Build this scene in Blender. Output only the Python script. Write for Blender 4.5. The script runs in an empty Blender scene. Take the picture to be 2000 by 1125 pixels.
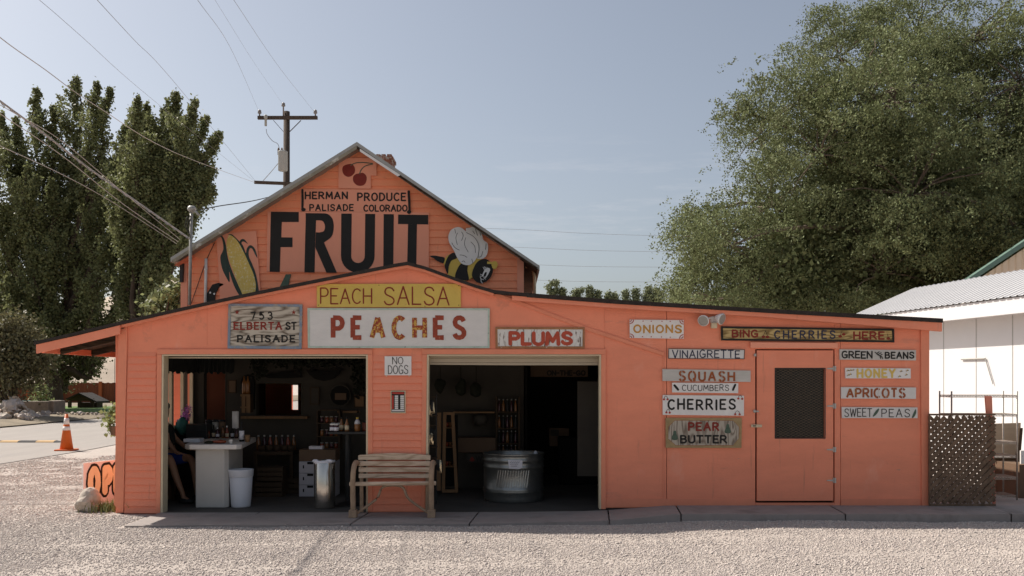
import bpy, bmesh, math, random
import numpy as np
from mathutils import Vector, Matrix
from mathutils.geometry import tessellate_polygon

random.seed(7)
rng = np.random.default_rng(7)
S = bpy.context.scene
COL = S.collection
R = math.radians

# ------------------------------------------------------------------ camera
CH = 1.72            # eye height
F = 1800.0           # focal length in pixels of the 2000 px wide photograph
HZ = 745.0           # row of the horizon
cd = bpy.data.cameras.new("camera")
cam = bpy.data.objects.new("camera", cd)
COL.objects.link(cam)
cam.location = (0, 0, CH)
cam.rotation_euler = (R(90), 0, 0)
cd.sensor_width = 36
cd.lens = 36 * F / 2000
cd.shift_y = (HZ - 562.5) / 2000
cd.clip_start = 0.1
cd.clip_end = 6000
S.camera = cam

# ------------------------------------------------------------------ light
SUN_EL = R(46)
SUN_DIR = Vector((-0.86, 0.46, 0)).normalized()          # horizontal direction towards the sun
S.world = bpy.data.worlds.new("World")
S.world.use_nodes = True
nt = S.world.node_tree
bg = nt.nodes["Background"]
sky = nt.nodes.new("ShaderNodeTexSky")
sky.sky_type = 'NISHITA'
sky.sun_disc = False
sky.sun_elevation = SUN_EL
sky.sun_rotation = math.atan2(SUN_DIR.x, SUN_DIR.y)
sky.air_density = 1.0
sky.dust_density = 2.4
sky.ozone_density = 1.2
# thin streaks of cloud low in the sky
tc = nt.nodes.new("ShaderNodeTexCoord")
mp = nt.nodes.new("ShaderNodeMapping")
mp.inputs['Scale'].default_value = (3.0, 3.0, 26.0)
mp.inputs['Rotation'].default_value = (0, R(9), 0)
nz = nt.nodes.new("ShaderNodeTexNoise")
nz.inputs['Scale'].default_value = 1.5
nz.inputs['Detail'].default_value = 6
nz.inputs['Roughness'].default_value = 0.70
rp = nt.nodes.new("ShaderNodeValToRGB")
rp.color_ramp.elements[0].position = 0.53
rp.color_ramp.elements[1].position = 0.82
sep = nt.nodes.new("ShaderNodeSeparateXYZ")
rz = nt.nodes.new("ShaderNodeValToRGB")
for e, (p, v) in zip(rz.color_ramp.elements, ((0.02, 0), (0.10, 1))):
    e.position = p
    e.color = (v, v, v, 1)
e = rz.color_ramp.elements.new(0.20); e.color = (1, 1, 1, 1)
e = rz.color_ramp.elements.new(0.27); e.color = (0, 0, 0, 1)
mul = nt.nodes.new("ShaderNodeMath"); mul.operation = 'MULTIPLY'
mul2 = nt.nodes.new("ShaderNodeMath"); mul2.operation = 'MULTIPLY'; mul2.inputs[1].default_value = 0.30
hsv = nt.nodes.new("ShaderNodeHueSaturation"); hsv.inputs['Saturation'].default_value = 0.62
mx = nt.nodes.new("ShaderNodeMixRGB"); mx.inputs[2].default_value = (8.0, 7.6, 7.6, 1)
L = nt.links.new
L(tc.outputs['Generated'], mp.inputs[0]); L(mp.outputs[0], nz.inputs['Vector']); L(nz.outputs['Fac'], rp.inputs[0])
L(tc.outputs['Generated'], sep.inputs[0]); L(sep.outputs[2], rz.inputs[0])
L(rp.outputs[0], mul.inputs[0]); L(rz.outputs[0], mul.inputs[1]); L(mul.outputs[0], mul2.inputs[0])
L(mul2.outputs[0], mx.inputs[0]); L(sky.outputs[0], hsv.inputs['Color']); L(hsv.outputs[0], mx.inputs[1])
L(mx.outputs[0], bg.inputs[0])
bg.inputs[1].default_value = 0.085

sd = bpy.data.lights.new("sun", 'SUN')
sd.energy = 5.0
sd.angle = R(0.5)
sd.color = (1.0, 0.93, 0.84)
sun = bpy.data.objects.new("sun", sd)
COL.objects.link(sun)
to_sun = Vector((SUN_DIR.x * math.cos(SUN_EL), SUN_DIR.y * math.cos(SUN_EL), math.sin(SUN_EL)))
sun.rotation_euler = to_sun.to_track_quat('Z', 'Y').to_euler()
sun.location = (-20, 20, 30)

S.view_settings.view_transform = 'Standard'
S.view_settings.look = 'None'
S.view_settings.gamma = 1
S.view_settings.exposure = 0.42
S.cycles.max_bounces = 8
S.cycles.diffuse_bounces = 4
S.cycles.use_denoising = True

GZ = -0.08           # level of the gravel

def U(px, py, Y):
    """point at depth Y seen at pixel px, py of the 2000 x 1125 photograph"""
    return Vector(((px - 1000) / F * Y, Y, CH + (HZ - py) / F * Y))
def UX(px, Y): return (px - 1000) / F * Y
def UZ(py, Y): return CH + (HZ - py) / F * Y
def GY(py): return (CH - GZ) * F / (py - HZ)      # depth of the ground at a row

# ------------------------------------------------------------------ materials
def M(name, col, rough=0.7, var=0.12, scale=4.0, bump=0.0, bscale=60.0, metal=0.0, col2=None, thr=(0.55, 0.7),
      stretch=(1, 1, 1), wscale=None, spec=0.3, island=0.0, trans=0.0, wear=None):
    m = bpy.data.materials.new(name)
    m.use_nodes = True
    t = m.node_tree
    b = t.nodes["Principled BSDF"]
    b.inputs['Roughness'].default_value = rough
    b.inputs['Metallic'].default_value = metal
    b.inputs['Specular IOR Level'].default_value = spec
    tc = t.nodes.new("ShaderNodeTexCoord")
    mp = t.nodes.new("ShaderNodeMapping"); mp.inputs['Scale'].default_value = stretch
    t.links.new(tc.outputs['Object'], mp.inputs[0])
    n = t.nodes.new("ShaderNodeTexNoise"); n.inputs['Scale'].default_value = scale
    n.inputs['Detail'].default_value = 7; n.inputs['Roughness'].default_value = 0.65
    t.links.new(mp.outputs[0], n.inputs['Vector'])
    r = t.nodes.new("ShaderNodeValToRGB")
    r.color_ramp.elements[0].position = 0.3; r.color_ramp.elements[1].position = 0.7
    c = [min(1, x * (1 - var)) for x in col]; d = [min(1, x * (1 + var)) for x in col]
    r.color_ramp.elements[0].color = (*c, 1); r.color_ramp.elements[1].color = (*d, 1)
    t.links.new(n.outputs['Fac'], r.inputs[0])
    out = r.outputs[0]
    if col2:
        n2 = t.nodes.new("ShaderNodeTexNoise"); n2.inputs['Scale'].default_value = wscale or scale * 3
        n2.inputs['Detail'].default_value = 8; n2.inputs['Roughness'].default_value = 0.7
        t.links.new(mp.outputs[0], n2.inputs['Vector'])
        r2 = t.nodes.new("ShaderNodeValToRGB")
        r2.color_ramp.elements[0].position, r2.color_ramp.elements[1].position = thr
        t.links.new(n2.outputs['Fac'], r2.inputs[0])
        mix = t.nodes.new("ShaderNodeMixRGB"); mix.inputs[2].default_value = (*col2, 1)
        t.links.new(r2.outputs[0], mix.inputs[0]); t.links.new(out, mix.inputs[1]); out = mix.outputs[0]
    for (wc, wt, ws, wst) in (wear or ()):
        mpw = t.nodes.new("ShaderNodeMapping"); mpw.inputs['Scale'].default_value = wst
        t.links.new(tc.outputs['Object'], mpw.inputs[0])
        nw = t.nodes.new("ShaderNodeTexNoise"); nw.inputs['Scale'].default_value = ws; nw.inputs['Detail'].default_value = 9; nw.inputs['Roughness'].default_value = 0.72
        t.links.new(mpw.outputs[0], nw.inputs['Vector'])
        rw = t.nodes.new("ShaderNodeValToRGB"); rw.color_ramp.elements[0].position, rw.color_ramp.elements[1].position = wt
        rw.color_ramp.elements[1].color = (.8, .8, .8, 1)
        t.links.new(nw.outputs['Fac'], rw.inputs[0])
        mw = t.nodes.new("ShaderNodeMixRGB"); mw.inputs[2].default_value = (*wc, 1)
        t.links.new(rw.outputs[0], mw.inputs[0]); t.links.new(out, mw.inputs[1]); out = mw.outputs[0]
    if island:
        g = t.nodes.new("ShaderNodeNewGeometry")
        h = t.nodes.new("ShaderNodeHueSaturation")
        ma = t.nodes.new("ShaderNodeMapRange")
        ma.inputs[3].default_value = 1 - island; ma.inputs[4].default_value = 1 + island
        t.links.new(g.outputs['Random Per Island'], ma.inputs[0]); t.links.new(ma.outputs[0], h.inputs['Value'])
        mb = t.nodes.new("ShaderNodeMath"); mb.operation = 'MULTIPLY_ADD'
        mb.inputs[1].default_value = 0.03; mb.inputs[2].default_value = 0.485
        t.links.new(g.outputs['Random Per Island'], mb.inputs[0]); t.links.new(mb.outputs[0], h.inputs['Hue'])
        t.links.new(out, h.inputs['Color']); out = h.outputs[0]
    t.links.new(out, b.inputs['Base Color'])
    if bump:
        n3 = t.nodes.new("ShaderNodeTexNoise"); n3.inputs['Scale'].default_value = bscale
        n3.inputs['Detail'].default_value = 6
        t.links.new(mp.outputs[0], n3.inputs['Vector'])
        bp = t.nodes.new("ShaderNodeBump"); bp.inputs['Strength'].default_value = bump
        bp.inputs['Distance'].default_value = 0.02
        t.links.new(n3.outputs['Fac'], bp.inputs['Height']); t.links.new(bp.outputs[0], b.inputs['Normal'])
    if trans:
        tr = t.nodes.new("ShaderNodeBsdfTranslucent")
        t.links.new(out, tr.inputs[0])
        ms = t.nodes.new("ShaderNodeMixShader"); ms.inputs[0].default_value = trans
        o = t.nodes["Material Output"]
        t.links.new(b.outputs[0], ms.inputs[1]); t.links.new(tr.outputs[0], ms.inputs[2])
        t.links.new(ms.outputs[0], o.inputs[0])
    return m

def grain(name, c1, c2, axis=0, scale=14.0, dist=3.0, rough=0.8, c3=None):
    """weathered board with contour-like grain running along an axis"""
    m = bpy.data.materials.new(name); m.use_nodes = True
    t = m.node_tree; b = t.nodes["Principled BSDF"]
    b.inputs['Roughness'].default_value = rough; b.inputs['Specular IOR Level'].default_value = 0.2
    tc = t.nodes.new("ShaderNodeTexCoord"); mp = t.nodes.new("ShaderNodeMapping")
    s = [1, 1, 1]; s[axis] = 0.22; mp.inputs['Scale'].default_value = s
    t.links.new(tc.outputs['Object'], mp.inputs[0])
    n = t.nodes.new("ShaderNodeTexNoise"); n.inputs['Scale'].default_value = scale * 0.45
    n.inputs['Detail'].default_value = 2
    t.links.new(mp.outputs[0], n.inputs['Vector'])
    mu = t.nodes.new("ShaderNodeMath"); mu.operation = 'MULTIPLY'; mu.inputs[1].default_value = dist * 5
    t.links.new(n.outputs['Fac'], mu.inputs[0])
    fr = t.nodes.new("ShaderNodeMath"); fr.operation = 'PINGPONG'; fr.inputs[1].default_value = 0.5
    t.links.new(mu.outputs[0], fr.inputs[0])
    n2 = t.nodes.new("ShaderNodeTexNoise"); n2.inputs['Scale'].default_value = scale * 6; n2.inputs['Detail'].default_value = 5
    t.links.new(mp.outputs[0], n2.inputs['Vector'])
    ad = t.nodes.new("ShaderNodeMath"); ad.operation = 'MULTIPLY_ADD'; ad.inputs[1].default_value = 0.5
    t.links.new(n2.outputs['Fac'], ad.inputs[0]); t.links.new(fr.outputs[0], ad.inputs[2])
    r = t.nodes.new("ShaderNodeValToRGB")
    r.color_ramp.elements[0].position = 0.25; r.color_ramp.elements[1].position = 0.62
    r.color_ramp.elements[0].color = (*c1, 1); r.color_ramp.elements[1].color = (*c2, 1)
    t.links.new(ad.outputs[0], r.inputs[0])
    t.links.new(r.outputs[0], b.inputs['Base Color'])
    bp = t.nodes.new("ShaderNodeBump"); bp.inputs['Strength'].default_value = 0.4; bp.inputs['Distance'].default_value = 0.004
    t.links.new(ad.outputs[0], bp.inputs['Height']); t.links.new(bp.outputs[0], b.inputs['Normal'])
    return m

CORAL = (0.81, 0.276, 0.163)
WEAR = [((0.82, 0.37, 0.26), (0.58, 0.76), 2.2, (1.0, 1, 0.5)),        # faded, chalky patches
        ((0.40, 0.16, 0.10), (0.60, 0.78), 2.6, (5.0, 1, 0.35)),       # drip streaks
        ((0.34, 0.24, 0.19), (0.69, 0.73), 7.0, (0.45, 1, 1.6))]       # scuffs through to the wood
mt = dict(
    coral=M('coral_paint', CORAL, 0.6, 0.07, 1.4, 0.15, 25, col2=(0.50, 0.20, 0.13), thr=(0.58, 0.80), wscale=3, wear=WEAR[:2]),
    coral_ply=M('coral_plywood', CORAL, 0.6, 0.09, 1.1, 0.25, 30, col2=(0.45, 0.20, 0.14), thr=(0.60, 0.84), wscale=1.6, stretch=(0.8, 1, 2.4), wear=WEAR),
    coral_house=M('coral_house_paint', (0.92, 0.325, 0.168), 0.6, 0.06, 1.0, 0.2, 25, col2=(0.72, 0.26, 0.15), thr=(0.58, 0.82), wscale=2.5, wear=WEAR[1:2]),
    coral_panel=M('coral_panel_paint', (0.84, 0.34, 0.215), 0.6, 0.05, 1.0, 0.1, 25),
    coral_dark=M('coral_trim', (0.76, 0.265, 0.155), 0.6, 0.08, 2.0, 0.2, 30),
    cream=M('cream_jamb', (0.60, 0.50, 0.34), 0.5, 0.08, 5),
    shingle=M('black_shingle', (0.035, 0.028, 0.024), 0.9, 0.35, 12, 0.6, 40),
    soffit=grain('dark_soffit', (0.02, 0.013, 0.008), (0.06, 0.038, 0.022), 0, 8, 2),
    rake=M('weathered_rake', (0.27, 0.24, 0.18), 0.8, 0.3, 5, 0.4, 40, col2=(0.60, 0.56, 0.48), thr=(0.58, 0.66), wscale=5),
    white=M('white_paint', (0.74, 0.72, 0.69), 0.55, 0.06, 5, 0.1, 60),
    offwhite=M('aged_white_board', (0.66, 0.64, 0.61), 0.7, 0.06, 6, 0.2, 60, col2=(0.30, 0.25, 0.2), thr=(0.68, 0.76), wscale=22, stretch=(0.5, 1, 1.4)),
    peeling=M('peeling_white_board', (0.68, 0.66, 0.62), 0.75, 0.06, 8, 0.4, 60, col2=(0.16, 0.11, 0.08), thr=(0.545, 0.60), wscale=11, stretch=(2.2, 1, 0.4)),
    greyboard=M('grey_white_board', (0.52, 0.50, 0.46), 0.75, 0.1, 8, 0.2, 60, stretch=(0.4, 1, 1.5)),
    black=M('black_paint', (0.016, 0.014, 0.012), 0.6, 0.2, 6),
    navy=M('navy_paint', (0.025, 0.03, 0.06), 0.6, 0.2, 6),
    red=M('dark_red_paint', (0.22, 0.025, 0.015), 0.6, 0.15, 9),
    brightred=M('red_paint', (0.42, 0.045, 0.03), 0.6, 0.15, 9),
    rust=M('rust_paint', (0.29, 0.055, 0.028), 0.7, 0.2, 14, col2=(0.45, 0.17, 0.10), thr=(0.56, 0.7), wscale=20),
    rustmix=M('mottled_rust_paint', (0.29, 0.05, 0.025), 0.7, 0.2, 14, col2=(0.58, 0.36, 0.08), thr=(0.50, 0.545), wscale=24),
    plum=M('plum_red_paint', (0.43, 0.075, 0.04), 0.7, 0.15, 10, col2=(0.6, 0.5, 0.44), thr=(0.66, 0.7), wscale=18),
    ochre=M('ochre_paint', (0.52, 0.26, 0.05), 0.6, 0.12, 12),
    stencil=M('brown_stencil_paint', (0.30, 0.085, 0.03), 0.7, 0.15, 12, col2=(0.5, 0.25, 0.08), thr=(0.55, 0.66), wscale=20),
    honeyp=M('honey_yellow_paint', (0.66, 0.47, 0.12), 0.6, 0.08, 12),
    yellow=M('yellow_board', (0.60, 0.44, 0.10), 0.6, 0.07, 3, 0.1, 40, col2=(0.40, 0.28, 0.08), thr=(0.66, 0.78), wscale=7),
    beeyellow=M('bee_yellow', (0.62, 0.44, 0.09), 0.6, 0.05, 6),
    corn=M('corn_yellow', (0.66, 0.49, 0.13), 0.7, 0.10, 6, col2=(0.74, 0.66, 0.42), thr=(0.53, 0.6), wscale=26),
    husk=M('husk_green', (0.035, 0.055, 0.045), 0.7, 0.3, 8, col2=(0.26, 0.32, 0.28), thr=(0.6, 0.72), wscale=12, stretch=(3, 1, 0.6)),
    leafgreen=M('painted_green', (0.08, 0.12, 0.085), 0.7, 0.3, 20),
    palegreen=M('pale_green_edge', (0.42, 0.52, 0.44), 0.7, 0.15, 10, col2=(0.10, 0.08, 0.06), thr=(0.62, 0.67), wscale=18),
    bluewood=M('blue_worn_edge', (0.20, 0.25, 0.32), 0.8, 0.2, 10, col2=(0.33, 0.30, 0.25), thr=(0.5, 0.6), wscale=9),
    address=grain('carved_grey_wood', (0.15, 0.12, 0.09), (0.50, 0.45, 0.37), 0, 9, 2.6),
    pearwood=grain('carved_tan_wood', (0.19, 0.15, 0.115), (0.44, 0.39, 0.32), 2, 9, 2.6),
    pearframe=M('tan_routed_edge', (0.36, 0.26, 0.13), 0.8, 0.2, 9, 0.2, 50),
    bing=grain('amber_wood', (0.20, 0.13, 0.05), (0.52, 0.39, 0.17), 0, 12, 2.2),
    brownframe=M('brown_frame', (0.33, 0.16, 0.075), 0.8, 0.25, 10, 0.3, 50, col2=(0.45, 0.40, 0.34), thr=(0.6, 0.66), wscale=18),
    bench=grain('bench_wood', (0.40, 0.29, 0.20), (0.60, 0.47, 0.35), 0, 9, 2.0),
    benchdark=M('bench_log_wood', (0.34, 0.235, 0.155), 0.8, 0.25, 8, 0.3, 40),
    concrete=M('concrete', (0.30, 0.265, 0.245), 0.9, 0.12, 3, 0.3, 80, col2=(0.19, 0.165, 0.15), thr=(0.55, 0.75), wscale=1.7),
    floor=M('shop_floor', (0.085, 0.078, 0.07), 0.85, 0.2, 3, 0.2, 60),  # darker than the pavement slab: indoor shade put into the colour
    asphalt=M('pale_asphalt', (0.31, 0.28, 0.255), 0.9, 0.08, 0.6, 0.3, 90, col2=(0.24, 0.225, 0.215), thr=(0.55, 0.75), wscale=0.35, stretch=(2.5, 0.3, 1)),
    verge=M('dry_verge', (0.22, 0.18, 0.13), 0.95, 0.3, 1.2, 0.8, 14),
    lawn=M('lawn_green', (0.10, 0.17, 0.035), 0.9, 0.3, 3, 0.8, 40),
    hill=M('dry_hill', (0.40, 0.33, 0.26), 0.95, 0.15, 0.03, 0.0),
    bark=M('bark', (0.085, 0.062, 0.045), 0.95, 0.3, 3, 0.9, 18, stretch=(2, 2, 0.4)),
    barklight=M('grey_bark', (0.16, 0.125, 0.095), 0.95, 0.3, 3, 0.9, 18, stretch=(2, 2, 0.4)),
    polewood=M('pole_wood', (0.075, 0.055, 0.042), 0.9, 0.3, 5, 0.6, 30, stretch=(3, 3, 0.4)),
    galv=M('galvanised', (0.31, 0.315, 0.30), 0.36, 0.22, 7, 0.08, 40, metal=0.85),
    steel=M('brushed_steel', (0.56, 0.52, 0.47), 0.2, 0.05, 5, metal=0.95, stretch=(30, 30, 0.5)),
    greymetal=M('grey_metal', (0.36, 0.35, 0.32), 0.5, 0.1, 6, metal=0.3),
    hinge=M('zinc_hinge', (0.42, 0.41, 0.38), 0.45, 0.15, 20, metal=0.4),
    darkmetal=M('dark_metal', (0.03, 0.03, 0.03), 0.5, 0.2, 8, metal=0.2),
    hvwire=M('pole_wire', (0.27, 0.26, 0.26), 0.6, 0.1, 5),
    wire=M('wire_black', (0.03, 0.028, 0.026), 0.6, 0.1, 5),
    cable=M('bare_cable', (0.50, 0.44, 0.40), 0.6, 0.1, 9),
    insul=M('insulator', (0.22, 0.20, 0.19), 0.3, 0.2, 9),
    transf=M('transformer_paint', (0.36, 0.36, 0.34), 0.5, 0.06, 6),
    orange=M('cone_orange', (0.62, 0.13, 0.02), 0.5, 0.1, 6, col2=(0.35, 0.08, 0.02), thr=(0.62, 0.8), wscale=4),
    conewhite=M('cone_white', (0.74, 0.70, 0.66), 0.5, 0.05, 6),
    rubber=M('black_rubber', (0.05, 0.047, 0.045), 0.8, 0.2, 6),
    bumpyellow=M('faded_bump_yellow', (0.50, 0.33, 0.16), 0.8, 0.1, 6),
    rock=M('rock', (0.46, 0.40, 0.34), 0.9, 0.25, 5, 0.6, 22, col2=(0.22, 0.18, 0.14), thr=(0.55, 0.7), wscale=7),
    palerock=M('pale_rock', (0.47, 0.41, 0.37), 0.9, 0.25, 3, 0.5, 18),
    warmrock=M('warm_rock', (0.46, 0.37, 0.29), 0.9, 0.25, 4, 0.5, 18),
    planter=M('planter_stone', (0.22, 0.18, 0.15), 0.9, 0.3, 2.5, 0.5, 14),
    fence=M('brown_fence', (0.17, 0.055, 0.022), 0.8, 0.2, 1.5, 0.3, 14, stretch=(4, 4, 0.4)),
    fencepost=M('orange_post', (0.35, 0.10, 0.03), 0.7, 0.1, 4),
    yellowpost=M('yellow_post', (0.55, 0.30, 0.05), 0.6, 0.1, 4),
    teal=M('teal_plastic', (0.03, 0.13, 0.11), 0.5, 0.1, 4),
    whitewall=M('white_metal_wall', (0.64, 0.63, 0.63), 0.5, 0.02, 2),
    whiteroof=M('white_metal_roof', (0.50, 0.495, 0.50), 0.45, 0.03, 2),
    tan=M('tan_metal', (0.74, 0.59, 0.44), 0.6, 0.04, 2),
    greentrim=M('green_trim', (0.12, 0.19, 0.155), 0.5, 0.06, 3),
    lattice=M('lattice_wood', (0.150, 0.098, 0.064), 0.85, 0.45, 9, 0.3, 40),
    plank=M('coral_plank', (0.66, 0.24, 0.16), 0.7, 0.1, 4),
    shelfwire=M('rusty_chrome', (0.40, 0.36, 0.31), 0.45, 0.2, 14, metal=0.5),
    plywood=M('plywood', (0.46, 0.36, 0.25), 0.8, 0.12, 3, stretch=(0.4, 1, 3)),
    brick=M('chimney_brick', (0.25, 0.10, 0.065), 0.9, 0.3, 12, 0.4, 40, col2=(0.36, 0.31, 0.26), thr=(0.5, 0.56), wscale=14),
    glass=M('dark_glass', (0.018, 0.018, 0.016), 0.25, 0.1, 4, spec=0.2),
    screenwire=M('screen_wire', (0.24, 0.17, 0.105), 0.6, 0.2, 10),
    inwall=M('interior_wall_shaded', (0.062, 0.053, 0.042), 0.8, 0.15, 2, 0.1, 30),  # pale siding darkened, shade of the bays put into its colour
    indark=M('interior_shade', (0.010, 0.009, 0.008), 0.9, 0.2, 2),  # near-black for lining and props, stands in for shade deep inside
    inwood=M('interior_wood', (0.22, 0.125, 0.06), 0.7, 0.2, 4, stretch=(3, 3, 0.4)),
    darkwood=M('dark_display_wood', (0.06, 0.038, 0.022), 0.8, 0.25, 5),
    cloth=M('dark_cloth', (0.02, 0.021, 0.019), 0.95, 0.2, 4),
    plastic=M('white_plastic', (0.60, 0.60, 0.63), 0.5, 0.04, 3),
    counter=M('counter_paint', (0.50, 0.47, 0.43), 0.6, 0.05, 3),
    countertop=M('countertop', (0.62, 0.58, 0.54), 0.5, 0.05, 3),
    carton=M('white_carton', (0.50, 0.47, 0.49), 0.8, 0.05, 3),
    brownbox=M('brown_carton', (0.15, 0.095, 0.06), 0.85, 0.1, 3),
    paper=M('paper', (0.70, 0.68, 0.72), 0.8, 0.03, 5),
    jar=M('dark_jam', (0.06, 0.015, 0.02), 0.2, 0.1, 5, spec=0.5),
    amber=M('amber_syrup', (0.22, 0.09, 0.025), 0.2, 0.1, 5, spec=0.5),
    salsa=M('salsa_red', (0.24, 0.05, 0.02), 0.25, 0.15, 12, spec=0.5),
    blueshorts=M('blue_shorts', (0.02, 0.055, 0.30), 0.9, 0.1, 8),
    skin=M('skin', (0.40, 0.22, 0.14), 0.55, 0.06, 8),
    hair=M('dark_hair', (0.012, 0.01, 0.009), 0.7, 0.2, 30),
    pinkflower=M('pink_petals', (0.55, 0.20, 0.52), 0.7, 0.2, 20, island=0.25),
    foil=M('foil_bag', (0.55, 0.45, 0.30), 0.25, 0.3, 14, metal=0.8),
    wingdoor=M('cream_garage_door', (0.44, 0.38, 0.29), 0.6, 0.06, 3),
    openboard=M('pink_board', (0.85, 0.80, 0.76), 0.7, 0.05, 3),
    opengold=M('orange_gold_paint', (0.86, 0.70, 0.44), 0.6, 0.08, 6),
    stone=M('gravel_stone', (0.49, 0.43, 0.39), 0.92, 0.1, 30, island=0.17),
    leaf_poplar=M('poplar_leaf', (0.185, 0.198, 0.090), 0.55, 0.2, 0.6, island=0.42, trans=0.36, spec=0.25),
    leaf_elm=M('elm_leaf', (0.166, 0.186, 0.088), 0.6, 0.25, 0.35, island=0.42, trans=0.22, spec=0.12),
    leaf_bush=M('bush_leaf', (0.16, 0.145, 0.075), 0.6, 0.2, 0.5, island=0.35, trans=0.2),
    leaf_far=M('far_leaf', (0.20, 0.22, 0.12), 0.7, 0.2, 0.3, island=0.3, trans=0.2),
    leaf_pale=M('pale_leaf', (0.28, 0.33, 0.14), 0.6, 0.2, 3, island=0.3, trans=0.25),
    vine=M('dried_vine', (0.016, 0.018, 0.010), 0.9, 0.2, 5),
    grass=M('dry_grass', (0.19, 0.20, 0.075), 0.8, 0.2, 5, island=0.4, trans=0.2),
)

# ------------------------------------------------------------------ mesh helpers
ORG = {}          # world origin of every object with children

class MB:
    def __init__(s): s.v = []; s.f = []
    def add(s, vs, fs):
        n = len(s.v); s.v += [Vector(p) for p in vs]; s.f += [tuple(i + n for i in f) for f in fs]; return s
    def box(s, x0, x1, y0, y1, z0, z1):
        return s.add([(x0,y0,z0),(x1,y0,z0),(x1,y1,z0),(x0,y1,z0),(x0,y0,z1),(x1,y0,z1),(x1,y1,z1),(x0,y1,z1)],
                     [(0,3,2,1),(4,5,6,7),(0,1,5,4),(1,2,6,5),(2,3,7,6),(3,0,4,7)])
    def prism(s, poly, y0, y1):
        """poly: (x, z) outline, pushed from y0 (front) to y1 (back)"""
        a = sum(poly[i][0] * poly[(i+1) % len(poly)][1] - poly[(i+1) % len(poly)][0] * poly[i][1] for i in range(len(poly)))
        if a < 0: poly = poly[::-1]
        n = len(poly)
        vs = [(x, y0, z) for x, z in poly] + [(x, y1, z) for x, z in poly]
        fs = [tuple(range(n)), tuple(reversed(range(n, 2*n)))] + [(i, n+i, n+(i+1) % n, (i+1) % n) for i in range(n)]
        return s.add(vs, fs)
    def pxprism(s, pts, Y, y0, y1):
        return s.prism([(UX(a, Y), UZ(b, Y)) for a, b in pts], y0, y1)
    def pxbox(s, x0, x1, ya, yb, Y, y0, y1):
        return s.pxprism([(x0, ya), (x1, ya), (x1, yb), (x0, yb)], Y, y0, y1)
    def flat(s, pts):
        """a flat filled outline of 3-D points, wound towards the camera"""
        return s.add(pts, [tuple(range(len(pts)))])
    def bar(s, a, b, w, h, up=Vector((0, 0, 1))):
        a, b = Vector(a), Vector(b); d = (b - a).normalized()
        u = up if abs(d.dot(up)) < 0.98 else Vector((0, 1, 0))
        r = d.cross(u).normalized() * (w / 2); t = r.cross(d).normalized() * (h / 2)
        vs = [a - r - t, a + r - t, a + r + t, a - r + t, b - r - t, b + r - t, b + r + t, b - r + t]
        return s.add(vs, [(0,3,2,1),(4,5,6,7),(0,1,5,4),(1,2,6,5),(2,3,7,6),(3,0,4,7)])
    def tube(s, pts, r, n=8, cap=True):
        pts = [Vector(p) for p in pts]; m = len(pts)
        rs = r if hasattr(r, '__len__') else [r] * m
        vs = []; ref = Vector((0.3, 0.1, 1)).normalized()
        for i, p in enumerate(pts):
            d = (pts[min(i+1, m-1)] - pts[max(i-1, 0)]).normalized()
            rf = ref if abs(d.dot(ref)) < 0.95 else Vector((1, 0, 0))
            a = d.cross(rf).normalized(); b = d.cross(a)
            for k in range(n):
                t = 2 * math.pi * k / n
                vs.append(p + (a * math.cos(t) + b * math.sin(t)) * rs[i])
        fs = [(i*n+k, i*n+(k+1) % n, (i+1)*n+(k+1) % n, (i+1)*n+k) for i in range(m-1) for k in range(n)]
        if cap: fs += [tuple(reversed(range(n))), tuple(range((m-1)*n, m*n))]
        return s.add(vs, fs)
    def lathe(s, prof, c, n=24, caps=True):
        c = Vector(c); m = len(prof)
        vs = [c + Vector((r * math.cos(2*math.pi*k/n), r * math.sin(2*math.pi*k/n), z)) for r, z in prof for k in range(n)]
        fs = [(i*n+k, i*n+(k+1) % n, (i+1)*n+(k+1) % n, (i+1)*n+k) for i in range(m-1) for k in range(n)]
        if caps: fs += [tuple(reversed(range(n))), tuple(range((m-1)*n, m*n))]
        return s.add(vs, fs)
    def disc(s, c, r, y0, y1, n=20, rz=None):
        return s.prism([(c[0] + r*math.cos(2*math.pi*k/n), c[1] + (rz or r)*math.sin(2*math.pi*k/n)) for k in range(n)], y0, y1)
    def blob(s, c, rx, ry, rz, jit=0.12, sub=2, seed=0):
        bm = bmesh.new(); bmesh.ops.create_icosphere(bm, subdivisions=sub, radius=1)
        rr = random.Random(seed)
        ph = [(rr.uniform(1, 3), rr.uniform(0, 6), Vector((rr.gauss(0,1), rr.gauss(0,1), rr.gauss(0,1))).normalized()) for _ in range(6)]
        vs = []
        for v in bm.verts:
            k = 1 + sum(math.sin(f * v.co.dot(d) * 2 + o) for f, o, d in ph) * jit / 2
            vs.append(Vector(c) + Vector((v.co.x*rx, v.co.y*ry, v.co.z*rz)) * k)
        fs = [tuple(v.index for v in f.verts) for f in bm.faces]
        bm.free(); return s.add(vs, fs)
    def build(s, name, mat, parent=None, smooth=False, origin=None, bevel=0):
        me = bpy.data.meshes.new(name)
        if parent is not None: o0 = ORG[parent.name]
        if origin is None:
            xs = [p.x for p in s.v]; ys = [p.y for p in s.v]; zs = [p.z for p in s.v]
            origin = Vector(((min(xs)+max(xs))/2, (min(ys)+max(ys))/2, min(zs)))
        origin = Vector(origin)
        me.from_pydata([tuple(p - origin) for p in s.v], [], s.f)
        me.materials.append(mt[mat] if isinstance(mat, str) else mat)
        if smooth:
            for p in me.polygons: p.use_smooth = True
        o = bpy.data.objects.new(name, me); COL.objects.link(o)
        ORG[o.name] = origin
        if parent is not None:
            o.parent = parent; o.location = origin - o0
        else: o.location = origin
        if bevel:
            b = o.modifiers.new('bevel', 'BEVEL'); b.width = bevel; b.segments = 2; b.limit_method = 'ANGLE'
        return o

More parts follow.
